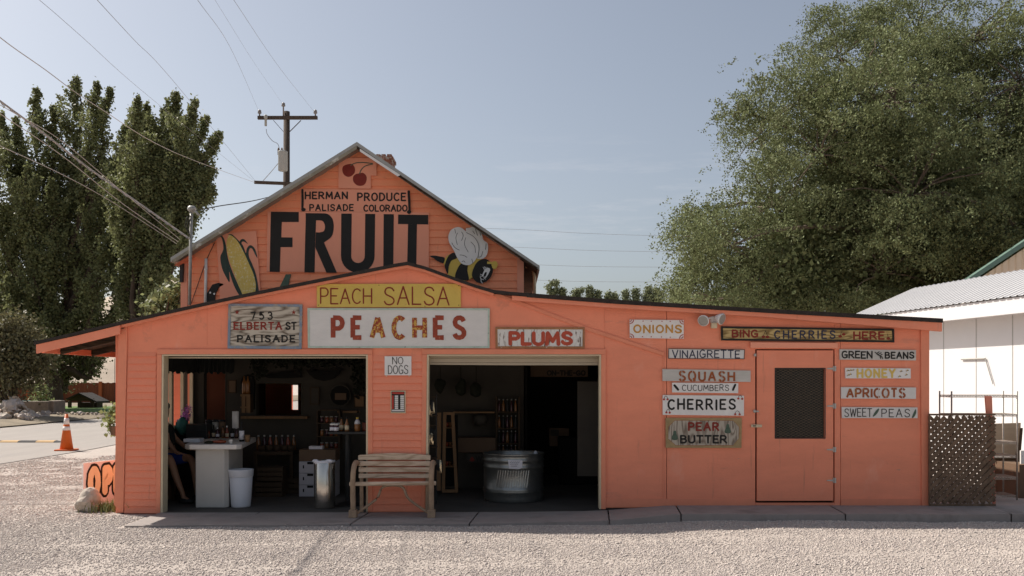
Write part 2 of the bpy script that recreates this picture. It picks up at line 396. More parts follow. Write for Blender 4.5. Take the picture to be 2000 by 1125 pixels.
def raw(name, verts, faces_n, mat, parent=None, origin=(0, 0, 0), smooth=False):
    """numpy mesh: verts (N,3); faces_n (M,k) array of equal-sized faces"""
    origin = Vector(origin)
    me = bpy.data.meshes.new(name)
    v = np.asarray(verts, dtype=np.float32) - np.array(origin, dtype=np.float32)
    f = np.asarray(faces_n, dtype=np.int32)
    me.vertices.add(len(v)); me.vertices.foreach_set('co', v.ravel())
    me.loops.add(f.size); me.loops.foreach_set('vertex_index', f.ravel())
    me.polygons.add(len(f)); me.polygons.foreach_set('loop_start', np.arange(len(f), dtype=np.int32) * f.shape[1])
    if smooth: me.polygons.foreach_set('use_smooth', np.ones(len(f), dtype=bool))
    me.update(calc_edges=True); me.validate()
    me.materials.append(mt[mat] if isinstance(mat, str) else mat)
    o = bpy.data.objects.new(name, me); COL.objects.link(o); ORG[o.name] = origin
    if parent is not None:
        o.parent = parent; o.location = origin - ORG[parent.name]
    else: o.location = origin
    return o

def thing(name, loc, label, cat, group=None):
    o = bpy.data.objects.new(name, None); COL.objects.link(o); o.location = loc
    o.empty_display_size = 0.2
    ORG[o.name] = Vector(loc)
    return tag(o, label, cat, group)
def tag(o, label=None, cat=None, group=None, kind=None):
    if label: o['label'] = label
    if cat: o['category'] = cat
    if group: o['group'] = group
    if kind: o['kind'] = kind
    return o
def struct(o, label=None):
    o['kind'] = 'structure'
    if label: o['label'] = label
    return o
def dup(o, loc=None, rz=None, sc=None, label=None, group=None, parent=None):
    c = o.copy(); COL.objects.link(c)
    if parent is not None: c.parent = parent
    if loc is not None: c.location = loc
    if rz is not None: c.rotation_euler = (0, 0, rz)
    if sc is not None: c.scale = sc if hasattr(sc, '__len__') else (sc, sc, sc)
    if label: c['label'] = label
    if group: c['group'] = group
    for ch in list(o.children): dup(ch, parent=c)
    return c

def catmull(pts, n=6, closed=False):
    pts = [Vector(p) for p in pts]; m = len(pts); out = []
    rngi = range(m) if closed else range(m - 1)
    for i in rngi:
        p0 = pts[(i-1) % m] if closed or i > 0 else pts[0]
        p1 = pts[i]; p2 = pts[(i+1) % m]
        p3 = pts[(i+2) % m] if closed or i + 2 < m else pts[-1]
        for k in range(n):
            t = k / n
            out.append(0.5 * ((2*p1) + (p2-p0)*t + (2*p0-5*p1+4*p2-p3)*t*t + (3*p1-p0-3*p2+p3)*t**3))
    if not closed: out.append(pts[-1])
    return out

# ------------------------------------------------------------------ brush lettering
def arc(cx, cy, rx, ry, a0, a1, n=14):
    return [(cx + rx*math.cos(R(a0+(a1-a0)*i/n)), cy + ry*math.sin(R(a0+(a1-a0)*i/n))) for i in range(n+1)]
SS = [(.60,.82),(.50,.95),(.32,1),(.13,.94),(.05,.77),(.12,.61),(.32,.51),(.52,.41),(.62,.23),(.52,.06),(.31,0),(.12,.05),(.02,.19)]
GL = {
 'A': (.72, [[(0,0),(.36,1)], [(.36,1),(.72,0)], [(.14,.36),(.58,.36)]]),
 'B': (.62, [[(0,0),(0,1)], [(0,1),(.28,1)]+arc(.30,.77,.24,.23,90,-90)+[(0,.54)], [(0,.54),(.3,.54)]+arc(.33,.27,.28,.27,90,-90)+[(0,0)]]),
 'C': (.64, [arc(.36,.5,.36,.5,48,312,22)]),
 'D': (.64, [[(0,0),(0,1)], [(0,1),(.18,1)]+arc(.20,.5,.44,.5,90,-90,18)+[(0,0)]]),
 'E': (.54, [[(0,0),(0,1)], [(0,1),(.54,1)], [(0,.52),(.44,.52)], [(0,0),(.54,0)]]),
 'F': (.54, [[(0,0),(0,1)], [(0,1),(.54,1)], [(0,.52),(.44,.52)]]),
 'G': (.70, [arc(.36,.5,.36,.5,50,320,22), [(.38,.45),(.70,.45)], [(.68,.45),(.66,.08)]]),
 'H': (.64, [[(0,0),(0,1)], [(.64,0),(.64,1)], [(0,.5),(.64,.5)]]),
 'I': (.04, [[(.02,0),(.02,1)]]),
 'L': (.52, [[(0,0),(0,1)], [(0,0),(.52,0)]]),
 'M': (.80, [[(0,0),(.06,1)], [(.06,1),(.40,.25)], [(.40,.25),(.74,1)], [(.74,1),(.80,0)]]),
 'N': (.64, [[(0,0),(0,1)], [(0,1),(.64,0)], [(.64,0),(.64,1)]]),
 'O': (.72, [arc(.36,.5,.36,.5,90,450,28)]),
 'P': (.58, [[(0,0),(0,1)], [(0,1),(.28,1)]+arc(.30,.73,.28,.27,90,-90)+[(0,.46)]]),
 'Q': (.72, [arc(.36,.5,.36,.5,90,450,28), [(.45,.25),(.72,-.02)]]),
 'R': (.64, [[(0,0),(0,1)], [(0,1),(.28,1)]+arc(.30,.74,.28,.26,90,-90)+[(0,.48)], [(.26,.48),(.64,0)]]),
 'S': (.62, [[tuple(p)[:2] for p in catmull([(a,b,0) for a,b in SS], 4)]]),
 'T': (.64, [[(0,1),(.64,1)], [(.32,1),(.32,0)]]),
 'U': (.64, [[(0,1),(0,.32)]+arc(.32,.32,.32,.32,180,360)+[(.64,1)]]),
 'V': (.68, [[(0,1),(.34,0)], [(.34,0),(.68,1)]]),
 'W': (.90, [[(0,1),(.22,0)], [(.22,0),(.45,.9)], [(.45,.9),(.68,0)], [(.68,0),(.90,1)]]),
 'Y': (.66, [[(0,1),(.33,.48)], [(.66,1),(.33,.48)], [(.33,.48),(.33,0)]]),
 '7': (.56, [[(0,.92),(.56,1)], [(.56,1),(.24,0)]]),
 '5': (.56, [[(.52,1),(.08,1)], [(.08,1),(.04,.55)]+arc(.27,.31,.29,.31,125,-140)]),
 '3': (.54, [arc(.25,.76,.25,.24,150,-90), arc(.26,.26,.30,.28,90,-150)]),
 '-': (.40, [[(0,.5),(.4,.5)]]),
 ' ': (.35, []),
}

def ribbon(mb, pts, w, to3, k=0, caps=True, taper=0.0):
    """a painted stroke: px-space polyline of width w; to3(px, py, lift) puts it on its board"""
    P = [Vector((p[0], p[1])) for p in pts]
    Q = [P[0]]
    for p in P[1:]:
        if (p - Q[-1]).length > 1e-4: Q.append(p)
    P = Q
    if len(P) < 2: return
    closed = (P[0] - P[-1]).length < 1e-3 and len(P) > 3
    if closed: P = P[:-1]
    n = len(P); Lp = []; Rp = []
    for i in range(n):
        if closed: a, b = P[i-1], P[(i+1) % n]
        else: a, b = P[max(i-1, 0)], P[min(i+1, n-1)]
        d = (b - a).normalized(); nn = Vector((-d.y, d.x))
        ww = w/2 * (1 - taper * abs(2*i/(n-1) - 1) if taper else 1)
        ww *= 1 + 0.06 * math.sin(i * 2.1 + k * 1.7)
        Lp.append(P[i] + nn*ww); Rp.append(P[i] - nn*ww)
    lift = k * 0.0005
    if closed:
        for i in range(n):
            j = (i+1) % n
            mb.add([to3(*q, lift) for q in (Lp[i], Lp[j], Rp[j], Rp[i])], [(0,1,2,3)])
        return
    outl = list(Lp)
    if caps:
        d = (P[-1] - P[-2]).normalized(); nn = Vector((-d.y, d.x))
        for t in (60, 20, -20, -60): outl.append(P[-1] + (d*math.cos(R(t)) + nn*math.sin(R(t))) * w/2)
    outl += Rp[::-1]
    if caps:
        d = (P[0] - P[1]).normalized(); nn = Vector((-d.y, d.x))
        for t in (60, 20, -20, -60): outl.append(P[0] + (d*math.cos(R(t)) + nn*math.sin(R(t))) * w/2)
    mb.add([to3(*q, lift) for q in outl], [tuple(range(len(outl)))])

def plane(Y):
    return lambda px, py, lift=0: U(px, py, Y - lift) if False else Vector((UX(px, Y), Y - lift, UZ(py, Y)))

def text(mb, s, x0, x1, yt, yb, w, to3, gap=0.26, slope=0.0, caps=True, serif=0.0, jit=0.0, k0=0, only=None):
    """write s between px columns x0..x1 and rows yt..yb (outer edges of the strokes)"""
    rr = random.Random(s)
    x0 += w/2; x1 -= w/2; yt += w/2; yb -= w/2
    H = yb - yt
    ws = [GL[c][0] for c in s]
    tot = sum(ws) + gap * (len(s) - 1)
    k = (x1 - x0) / tot
    x = x0
    for i, c in enumerate(s):
        if only is None or i in only:
            dy = rr.uniform(-jit, jit) * H; sc = 1 + rr.uniform(-jit, jit)
            for q, st in enumerate(GL[c][1]):
                pts = []
                for a, b in st:
                    X = x + a * k
                    pts.append((X, yb + dy - b * H * sc + slope * (X - x0)))
                ribbon(mb, pts, w * (1 + rr.uniform(-jit, jit)), to3, k0 + q, caps)
                if serif:
                    for (a, b), (px, py), (px2, py2) in ((st[0], pts[0], pts[1]), (st[-1], pts[-1], pts[-2])):
                        if abs(py2 - py) > abs(px2 - px) * 0.6 and b in (0, 1, 0.0, 1.0):
                            ribbon(mb, [(px - serif, py), (px + serif, py)], w * 0.62, to3, k0 + q + 5, False)
        x += (ws[i] + gap) * k

def spot(mb, cx, cy, rx, ry, to3, k=0, n=16):
    mb.add([to3(cx + rx*math.cos(2*math.pi*i/n), cy + ry*math.sin(2*math.pi*i/n), k*0.0005) for i in range(n)], [tuple(range(n))])
def shape(mb, pts, to3, k=0, smooth=True):
    if smooth: pts = [p[:2] for p in (tuple(v) for v in catmull([(a, b, 0) for a, b in pts], 5, True))]
    mb.add([to3(p[0], p[1], k*0.0005) for p in pts], [tuple(range(len(pts)))])

def board(name, quad, Y, mat, label, th=0.02, wall=12.5):
    """a sign board hung on a wall: px corners tl, tr, br, bl at depth Y"""
    mb = MB(); mb.pxprism(quad, Y, Y, Y + th)
    o = mb.build(name, mat); tag(o, label, 'sign')
    return o
def letters(parent, mat, items, Y, name='lettering', **kw):
    to3 = plane(Y)
    for it in items:
        mb = MB(); text(mb, *it[:6], to3, **{**kw, **(it[6] if len(it) > 6 else {})}); mb.build(name, mat, parent)

# ================================================================== GROUND
def sstep(a, b, x):
    t = np.clip((x - a) / (b - a), 0, 1); return t*t*(3-2*t)
def vnoise(x, y, s, seed):
    """smooth value noise on a lattice of cell size s"""
    r = np.random.default_rng(seed).random((64, 64))
    fx, fy = x / s, y / s
    ix, iy = np.floor(fx).astype(int), np.floor(fy).astype(int)
    tx, ty = fx - ix, fy - iy
    tx, ty = tx*tx*(3-2*tx), ty*ty*(3-2*ty)
    g = lambda a, b: r[a % 64, b % 64]
    return (g(ix,iy)*(1-tx)+g(ix+1,iy)*tx)*(1-ty) + (g(ix,iy+1)*(1-tx)+g(ix+1,iy+1)*tx)*ty - 0.5
def gz(x, y):
    x = np.asarray(x, float); y = np.asarray(y, float)
    near = sstep(60, 20, np.hypot(x, y))
    h = GZ + 0.03 * sstep(0.8, 2.6, x) * sstep(8, 10.5, y) * near
    h = h + near * (0.030 * vnoise(x, y, 1.7, 1) + 0.022 * vnoise(x, y, 0.45, 2))
    h = h - 0.12 * ((x > -5.25) & (x < 5.55) & (y > 12.45) & (y < 19))
    h = h * (1 - sstep(-10.3, -11.2, x)) + (GZ - 0.012) * sstep(-10.3, -11.2, x)
    return h
def axis(lo, hi, d, far):
    a = np.arange(lo, hi + d/2, d); s = d; up = [hi]; dn = [lo]
    while up[-1] < far: s *= 1.35; up.append(up[-1] + s)
    s = d
    while dn[-1] > -far: s *= 1.35; dn.append(dn[-1] - s)
    return np.array(dn[:0:-1] + list(a) + up[1:])
ax = axis(-9, 8, 0.07, 2500); ay = axis(6, 14, 0.07, 2500)
X, Yg = np.meshgrid(ax, ay)
Vg = np.stack([X, Yg, gz(X, Yg)], -1).reshape(-1, 3)
nx, ny = len(ax), len(ay)
ii = (np.arange(ny-1)[:, None] * nx + np.arange(nx-1)[None]).ravel()
mg = M('gravel_ground', (0.44, 0.387, 0.348), 0.95, 0.12, 0.5, 1.0, 42, col2=(0.35, 0.31, 0.27), thr=(0.52, 0.70), wscale=40, spec=0.1)
struct(raw('ground', Vg, np.stack([ii, ii+1, ii+nx+1, ii+nx], 1), mg, smooth=True), 'pale gravel yard in front of the coral fruit stand')

# loose stones of the yard
ph = (1 + 5 ** 0.5) / 2
ico_v = np.array([(-1,ph,0),(1,ph,0),(-1,-ph,0),(1,-ph,0),(0,-1,ph),(0,1,ph),(0,-1,-ph),(0,1,-ph),(ph,0,-1),(ph,0,1),(-ph,0,-1),(-ph,0,1)]) / 1.9
oc_v = np.array([(1,0,0),(0,1,0),(-1,0,0),(0,-1,0),(.2,.1,.9),(-.1,.1,-.9),(.62,.6,.35),(-.6,-.62,.3)])
oc_f = np.array([(0,6,4),(6,1,4),(1,2,4),(2,7,4),(7,3,4),(3,0,4),(0,1,6),(2,3,7),(1,0,5),(2,1,5),(3,2,5),(0,3,5)])
ico_f = np.array([(0,11,5),(0,5,1),(0,1,7),(0,7,10),(0,10,11),(1,5,9),(5,11,4),(11,10,2),(10,7,6),(7,1,8),(3,9,4),(3,4,2),(3,2,6),(3,6,8),(3,8,9),(4,9,5),(2,4,11),(6,2,10),(8,6,7),(9,8,1)])
def slab_front(x): return np.interp(x, [-4.78, 0, 1.0, 2.2, 30], [11.36, 11.50, 11.54, 11.66, 11.66])
def slab_top(x): return np.interp(x, [-5, 0, 1.15, 2.1, 30], [-0.058, -0.05, -0.035, 0.04, 0.045])
N = 330000
sy = 7.4 + (rng.random(N) ** 1.0) * 6.4
sx = (rng.random(N) * 2 - 1) * (sy * 0.58 + 0.4)
N2 = 70000
far_y = 13.4 + rng.random(N2) ** 1.3 * 9.0; far_x = -(far_y * 0.60) + rng.random(N2) * (far_y * 0.60 - 5.5)
sx = np.concatenate([sx, far_x]); sy = np.concatenate([sy, far_y]); N = len(sx)
keep = (sy < slab_front(sx) - 0.01) | ((sx < -4.80) & (rng.random(N) < 0.8))
keep &= ~((sx > -5.45) & (sy > 12.35)) & (sx > -11.2) & ~((sx > -4.86) & (sx < -4.7) & (sy > 11.3))
track = np.exp(-(((sy - 9.1 - 0.10*sx) / 0.26) ** 2)) + np.exp(-(((sy - 10.35 - 0.06*sx) / 0.20) ** 2))
keep &= rng.random(N) < (0.80 + 0.9 * vnoise(sx, sy, 0.6, 9) + 0.7 * vnoise(sx, sy, 2.3, 12)) * (1 - 0.6 * track)
sx, sy = sx[keep], sy[keep]; N = len(sx)
sz = rng.gamma(4, 0.0014, N) + 0.0042
sz = 0.70 * np.clip(sz, 0.005, 0.026) * (1 + 0.03 * (sy - 8))
sca = np.stack([sz * rng.uniform(.8, 1.5, N), sz * rng.uniform(.8, 1.5, N), sz * rng.uniform(.55, 1.0, N)], 1)
vv = oc_v[None] * (1 + rng.uniform(-.25, .25, (N, 8, 1))) * sca[:, None, :]
ca, sa = np.cos(t := rng.random(N) * 6.28), np.sin(t)
tl = rng.uniform(-.5, .5, N)
vx = vv[..., 0]; vy = vv[..., 1]; vz = vv[..., 2]
vx, vz = vx * np.cos(tl)[:, None] - vz * np.sin(tl)[:, None], vx * np.sin(tl)[:, None] + vz * np.cos(tl)[:, None]
wx = vx * ca[:, None] - vy * sa[:, None] + sx[:, None]; wy = vx * sa[:, None] + vy * ca[:, None] + sy[:, None]
wz = vz + (gz(sx, sy) + sca[:, 2] * 0.35)[:, None]
sv = np.stack([wx, wy, wz], -1).reshape(-1, 3)
sf = (oc_f[None] + (np.arange(N) * 8)[:, None, None]).reshape(-1, 3)
tag(raw('gravel', sv, sf, 'stone'), 'loose pale gravel covering the yard in front of the shop', 'gravel', kind='stuff')
del sv, sf, vv

# concrete pavement with its joints, and the shop floor behind it
mb = MB()
jx = [-4.78, -3.42, -1.93, -0.45, 1.30, 2.22, 4.3, 6.4, 9.0, 14.0]
for a, b in zip(jx[:-1], jx[1:]):
    n = 6; g = 0.009
    xs = [a + g + (b - a - 2*g) * i / n for i in range(n + 1)]
    for p, q in zip(xs[:-1], xs[1:]):
        sk = -0.16 if a > -4 else 0.0
        fp, fq = slab_front(p) + 0.02 * math.sin(p * 3), slab_front(q) + 0.02 * math.sin(q * 3)
        zp, zq = slab_top(p), slab_top(q)
        mb.add([(p + sk*0.5, fp, zp), (q + sk*0.5, fq, zq), (q, 12.497, zq), (p, 12.497, zp),
                (p + sk*0.5, fp, -0.25), (q + sk*0.5, fq, -0.25)], [(0,1,2,3), (4,5,1,0)])
    x0, x1 = xs[0], xs[-1]
struct(mb.build('pavement', 'concrete'), 'low concrete pavement along the shop front')
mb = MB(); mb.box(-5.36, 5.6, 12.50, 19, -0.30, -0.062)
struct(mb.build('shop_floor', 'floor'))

# road on the left, running away from the camera, with a raised kerb strip and a verge beyond
mb = MB()
ys = [8, 12, 16, 20, 24, 28, 34, 40, 50, 70, 110, 200, 500]
def roadx(y): return -11.35 + 0.25 * math.sin(y * 0.35) * (y < 60), -19.6 - 0.05 * (y - 36) * (y < 60)
for a, b in zip(ys[:-1], ys[1:]):
    mb.add([(roadx(a)[1], a, GZ + .006), (roadx(a)[0], a, GZ + .002), (roadx(b)[0], b, GZ + .002), (roadx(b)[1], b, GZ + .006)], [(0,1,2,3)])
struct(mb.build('road', 'asphalt'), 'pale sunlit asphalt road on the left')
mb = MB(); rr = random.Random(3)
# verge with a gently uneven surface
va = np.linspace(-70, -19.9, 60); vb = np.linspace(20, 110, 90)
VX, VY = np.meshgrid(va, vb); edge = np.minimum(1, (-19.75 - VX) / 1.2).clip(0, 1)
VZ = GZ + 0.02 + edge * (0.10 + 0.16 * (vnoise(VX, VY, 2.2, 5) + 0.5))
iv = (np.arange(89)[:, None] * 60 + np.arange(59)[None]).ravel()
struct(raw('verge', np.stack([VX, VY, VZ], -1).reshape(-1, 3), np.stack([iv, iv+1, iv+61, iv+60], 1), 'verge', smooth=True), 'dry earth verge beyond the road')
mb = MB(); mb.add([(-27.2, 47.5, .17), (-20.6, 47.5, .16), (-21.5, 57, .18), (-28.5, 57, .19)], [(0,1,2,3)])
mb.add([(-27.2, 47.5, -.1), (-20.6, 47.5, -.1), (-20.6, 47.5, .16), (-27.2, 47.5, .17)], [(0,1,2,3)])
struct(mb.build('lawn', 'lawn'), 'strip of green lawn beyond the road')
# dry hills on the horizon
mb = MB(); n = 60; pr = []
for i in range(n + 1):
    x = -1500 + 2600 * i / n
    h = 115 * math.exp(-((x + 420) / 260) ** 2) + 70 * math.exp(-((x + 900) / 300) ** 2) + 12 * math.sin(x / 90) + 18
    pr.append((x, h))
for (x0, h0), (x1, h1) in zip(pr[:-1], pr[1:]):
    mb.add([(x0, 900, -3), (x1, 900, -3), (x1, 1150, h1*.7), (x0, 1150, h0*.7)], [(0,1,2,3)])
    mb.add([(x0, 1150, h0*.7), (x1, 1150, h1*.7), (x1, 1300, h1), (x0, 1300, h0)], [(0,1,2,3)])
    mb.add([(x0, 1300, h0), (x1, 1300, h1), (x1, 1600, -3), (x0, 1600, -3)], [(0,1,2,3)])
struct(mb.build('hills', 'hill', smooth=True), 'low dry beige hills on the horizon')

# ================================================================== THE FRUIT STAND (front shed)
W = 12.5
shop = thing('fruit_stand', (0, W, -0.06), 'coral painted fruit stand with two open garage bays and low wide gable front', 'shop')
RL = [(66, 667), (150, 648), (233, 628), (330, 606), (420, 586), (500, 569), (620, 545), (700, 529), (770, 515), (795, 511),
      (830, 520), (887, 541), (930, 556), (964, 566), (1000, 570), (1200, 585), (1500, 603), (1842, 622)]
YR = 12.34
def roof_row(px): return float(np.interp(px, [p for p, _ in RL], [q for _, q in RL]))
# roof: one sheet with thickness, left porch and right part run further back than the middle
mb = MB()
def roofpiece(pts, y0, y1, th=0.055, wob=0):
    P = [(UX(a, YR), UZ(b, YR)) for a, b in pts]
    poly = P + [(x, z - th) for x, z in P[::-1]]
    mb.prism(poly, y0, y1)
xl = 1000 - 5.60 * F / YR; xr = 1000 + 0.199 * F / YR
mid = [(xl, roof_row(xl))] + [p for p in RL if xl < p[0] < xr] + [(xr, roof_row(xr))]
roofpiece([p for p in RL if p[0] < xl] + [(xl, roof_row(xl))], YR, 19, .042)
roofpiece(mid, YR, 15.499, .042)
roofpiece([(xr, roof_row(xr))] + [p for p in RL if p[0] > xr], YR, 18.5)
mb.build('roof', 'shingle', shop)
# fascia boards
mb = MB()
def fascia(pts, off, h, Y, y0, y1):
    mb.pxprism([(a, b + off) for a, b in pts] + [(a, b + off + h(a)) for a, b in pts[::-1]], Y, y0, y1)
fascia([(69, 666), (150, 648), (233, 628)], 7, lambda a: 17, YR, YR + .02, YR + .06)
fascia([p for p in RL if p[0] >= 1000], 7, lambda a: 9 if a < 1800 else 18, YR, YR + .03, 12.44)
fascia([p for p in RL if 233 <= p[0] <= 964], 6, lambda a: 5, YR, YR + .05, 12.46)
o = mb.build('fascia', 'coral', shop)
mb = MB()      # boarded ceiling and rafters of the porch on the left
zl, zr = UZ(686, YR), UZ(647, YR); xA, xB = UX(72, YR), UX(236, YR)
for k in range(14):
    t0, t1 = k / 14, (k + 1) / 14
    xa, xb = xA + (xB - xA) * t0 + .004, xA + (xB - xA) * t1 - .004
    za, zb = zl + (zr - zl) * t0 + .05, zl + (zr - zl) * t1 + .05
    mb.add([(xa, 12.42, za), (xb, 12.42, zb), (xb, 18.9, zb), (xa, 18.9, za)], [(0,1,2,3)])
for k in range(7):
    y = 12.9 + k * 0.95
    mb.bar((xA + .04, y, zl + .02), (xB, y, zr + .02), .045, .10)
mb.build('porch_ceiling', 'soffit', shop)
mb = MB(); mb.box(xA + .01, xA + .05, 12.45, 18.9, zl - .02, zl + .13); mb.build('porch_beam', 'coral', shop)

def rowW(px): return roof_row(px) + 4
# front wall panels
mb = MB()
def wp(pts, y0=W, y1=W + .10): mb.pxprism(pts, W, y0, y1)
top = [(a, rowW(a)) for a in (236, 330, 420, 500, 620, 700, 770, 795, 830, 887, 930, 964, 1000, 1180)]
wp([(236, 687)] + top + [(1180, 687)])
wp([(233, 687), (312, 687), (312, 1003), (226, 1003)])
wp([(719, 687), (827, 687), (827, 1002), (719, 1002)])
mb.build('front_wall', 'coral', shop)
mb = MB()
wp([(1180.6, 687), (1180.6, rowW(1180)), (1301.6, rowW(1301)), (1301.6, 992), (1180.6, 992)], W + .004)
wp([(1302.6, rowW(1302)), (1475, rowW(1475)), (1475, 992), (1302.6, 992)], W - .002)
wp([(1475.2, rowW(1475)), (1629.8, rowW(1630)), (1629.8, 682), (1475.2, 682)])
wp([(1630, rowW(1630)), (1641, rowW(1641)), (1641, 992), (1630, 992)], W - .004)
wp([(1642, rowW(1642)), (1813, rowW(1813)), (1813, 992), (1642, 992)], W - .001)
mb.build('plywood_wall', 'coral_ply', shop)
mb = MB(); mb.pxbox(1182, 1474, 974, 990, W, W - .012, W - .003); mb.build('base_trim', 'coral_dark', shop)
mb = MB(); mb.pxbox(1642, 1797, 974, 990, W, W - .012, W - .002); mb.build('base_trim', 'coral_dark', shop)
# clapboards on the two piers
def claps(x0f, x1f, ya, yb, step, name, parent, mat, Y=W, th=.021):
    mb = MB(); y = yb
    while y - step > ya - step * .5:
        yt = max(y - step, ya)
        xa, xb = x0f(y), x1f(y); xc, xd = x0f(yt), x1f(yt)
        b0, b1 = U(xa, y - .8, Y), U(xb, y - .8, Y); t0, t1 = U(xc, yt, Y), U(xd, yt, Y)
        f = Vector((0, -th, 0)); e = Vector((0, -.002, 0))
        mb.add([b0 + f, b1 + f, t1 + e, t0 + e, b0 + e*.4, b1 + e*.4], [(0,1,2,3), (4,5,1,0)])
        y -= step
    return mb.build(name, mat, parent)
claps(lambda y: 251 - (y - 687) * .023, lambda y: 305, 688, 1003, 13.9, 'clapboard', shop, 'coral')
claps(lambda y: 727.6, lambda y: 826, 688, 999, 13.9, 'clapboard', shop, 'coral')
# corner boards, casings, raking trims
mb = MB(); wp([(233.5, rowW(233) + 4), (250, rowW(250) + 4), (242, 1001), (224, 986)], W - .022, W - .0005); mb.build('corner_board', 'coral_dark', shop)
mb = MB(); wp([(1797, rowW(1797) + 8), (1813.5, rowW(1813) + 8), (1813.5, 987), (1799, 987)], W - .024, W - .0015); mb.build('corner_board', 'coral_dark', shop)
def casing(x0, x1, yt, yb0, yb1, w=10):
    global mb
    mb = MB()
    wp([(x0 - w, yt - w), (x1 + w, yt - w), (x1 + w, yt), (x0 - w, yt)], W - .026, W - .0006)
    wp([(x0 - w, yt + .3), (x0 - 1, yt + .3), (x0 - 4, yb0), (x0 - w - 3, yb0)], W - .025, W - .0006)
    wp([(x1 + 1, yt + .3), (x1 + w, yt + .3), (x1 + w, yb1), (x1 + 1, yb1)], W - .025, W - .0006)
    mb.build('door_casing', 'coral_dark', shop, bevel=.004)
    mb = MB()
    wp([(x0 - .8, yt + .5), (x0 + 2.6, yt + .5), (x0 + .5, yb0), (x0 - 3.8, yb0)], W - .018, W + .16)
    wp([(x1 - 2.6, yt + .5), (x1 + .8, yt + .5), (x1 + .8, yb1), (x1 - 2.6, yb1)], W - .018, W + .16)
    wp([(x0 + 2.8, yt + .5), (x1 - 2.8, yt + .5), (x1 - 2.8, yt + 3), (x0 + 2.8, yt + 3)], W - .018, W + .16)
    mb.build('door_jamb', 'cream', shop)
casing(318, 718, 692, 1003, 999)
casing(835, 1173, 692, 999, 994)
mb = MB()
wp([(960, 570), (1000, 583), (1150, 640), (1296, 688), (1296, 695), (1150, 647), (1000, 590), (960, 577)], W - .02, W - .0025)
mb.pxbox(1294.6, 1296.4, 696, 974, W, W - .004, W + .001)
mb.build('rake_trim', 'coral_dark', shop)
for a, b, c, e in ((793.6, 794.6, 520, 553), (404, 404.8, 600, 676), (1180, 1180.6, 600, 676)):
    mb = MB(); mb.pxbox(a, b, c, e, W, W - .003, W - .0002); mb.build('panel_seam', 'coral_dark', shop)
# rolled up doors at the head of the bays
mb = MB(); mb.box(UX(322, 12.68), UX(716, 12.68), 12.67, 12.71, UZ(700, 12.68), UZ(697, 12.68))
mb.box(UX(322, 12.75), UX(716, 12.75), 12.73, 15.0, 2.17, 2.20); mb.build('garage_door', 'wingdoor', shop)
mb = MB(); Yd = 12.66
for a, b in ((694.5, 699), (699.6, 708), (708.4, 712.5)):
    p = [(838, a), (1170, a - .3), (1170, b + (.8 if a > 708 else 0)), (1000, b + (.9 if a > 708 else 0)), (838, b - (.2 if a > 708 else 0))]
    mb.pxprism(p, Yd, Yd + (0 if a < 700 else .01), Yd + .04)
mb.box(UX(838, 12.75), UX(1170, 12.75), 12.76, 15.0, 2.06, 2.10)
mb.build('garage_door', 'wingdoor', shop, bevel=.006)

# side door with its mesh window
Yd = W - .015
door = MB()
door.pxprism([(1478, 684.4), (1626.8, 684.4), (1626.8, 720), (1478, 720)], W, Yd, W + .03)
door.pxprism([(1478, 720.02), (1514, 720.02), (1514, 855), (1478, 855)], W, Yd, W + .03)
door.pxprism([(1610, 720.02), (1626.8, 720.02), (1626.8, 855), (1610, 855)], W, Yd, W + .03)
door.pxprism([(1478, 855.02), (1626.8, 855.02), (1626.8, 977.6), (1478, 978)], W, Yd, W + .03)
d = door.build('side_door', 'coral_ply', shop)
mb = MB(); mb.pxbox(1514.2, 1609.8, 720.2, 854.8, W, W + .02, W + .024); mb.build('door_pane', 'glass', d)
mb = MB(); Yw = W + .008
def wires(x0, x1, y0, y1, st, sl):   # expanded metal, pale against the dark pane
    c = y0 - (x1 - x0) * sl
    while c < y1 + (x1 - x0) * sl:
        for sg in (1, -1):
            a = (x0, c if sg > 0 else c + 0); pts = []
            for t in range(0, 101):
                x = x0 + (x1 - x0) * t / 100; y = c + sg * (x - x0) * sl
                if y0 <= y <= y1: pts.append((x, y))
            if len(pts) > 3:
                p, q = pts[0], pts[-1]
                mb.bar(U(*p, Yw + .001 * sg), U(*q, Yw + .001 * sg), .0034, .0018)
        c += st
wires(1514.5, 1609.5, 720.5, 854.5, 5.2, .52)
mb.build('wire_mesh', 'screenwire', d)
mb = MB()
for (a, b, c, e) in ((1512.5, 1611.5, 718.6, 720), (1512.5, 1611.5, 855, 856.6), (1512.5, 1514, 720.1, 854.9), (1610, 1611.5, 720.1, 854.9)):
    mb.pxbox(a, b, c, e, W, Yd - .006, Yd + .003)
mb.build('window_frame', 'darkmetal', d)
for yy in (720, 793, 878, 938):
    mb = MB(); mb.pxprism([(1614, yy - 1), (1627, yy - 2), (1627, yy + 2), (1614, yy + 1)], W, Yd - .008, Yd - .0005)
    mb.pxbox(1628.5, 1632, yy - 5, yy + 5, W, Yd - .009, Yd + .002); mb.tube([U(1627.8, yy - 5, Yd - .008), U(1627.8, yy + 5, Yd - .008)], .007, 8)
    mb.build('hinge', 'hinge', d)
mb = MB(); mb.pxbox(1466, 1487, 829, 834.5, W, Yd - .022, Yd - .001); mb.build('hasp', 'cream', d, bevel=.003)
mb = MB(); mb.pxbox(1469, 1475, 830.5, 832.5, W, Yd - .026, Yd - .023); mb.build('slot', 'darkmetal', d)
mb = MB(); mb.lathe([(.012, 0), (.02, .01), (.02, .03), (.012, .04)], U(1474, 806, Yd - .03), 12); mb.pxbox(1474, 1481, 802, 805, W, Yd - .02, Yd - .001); mb.build('door_knob', 'hinge', d)
mb = MB(); mb.pxbox(1472, 1476, 691, 696, W, Yd - .02, W); mb.build('door_stop', 'hinge', d)
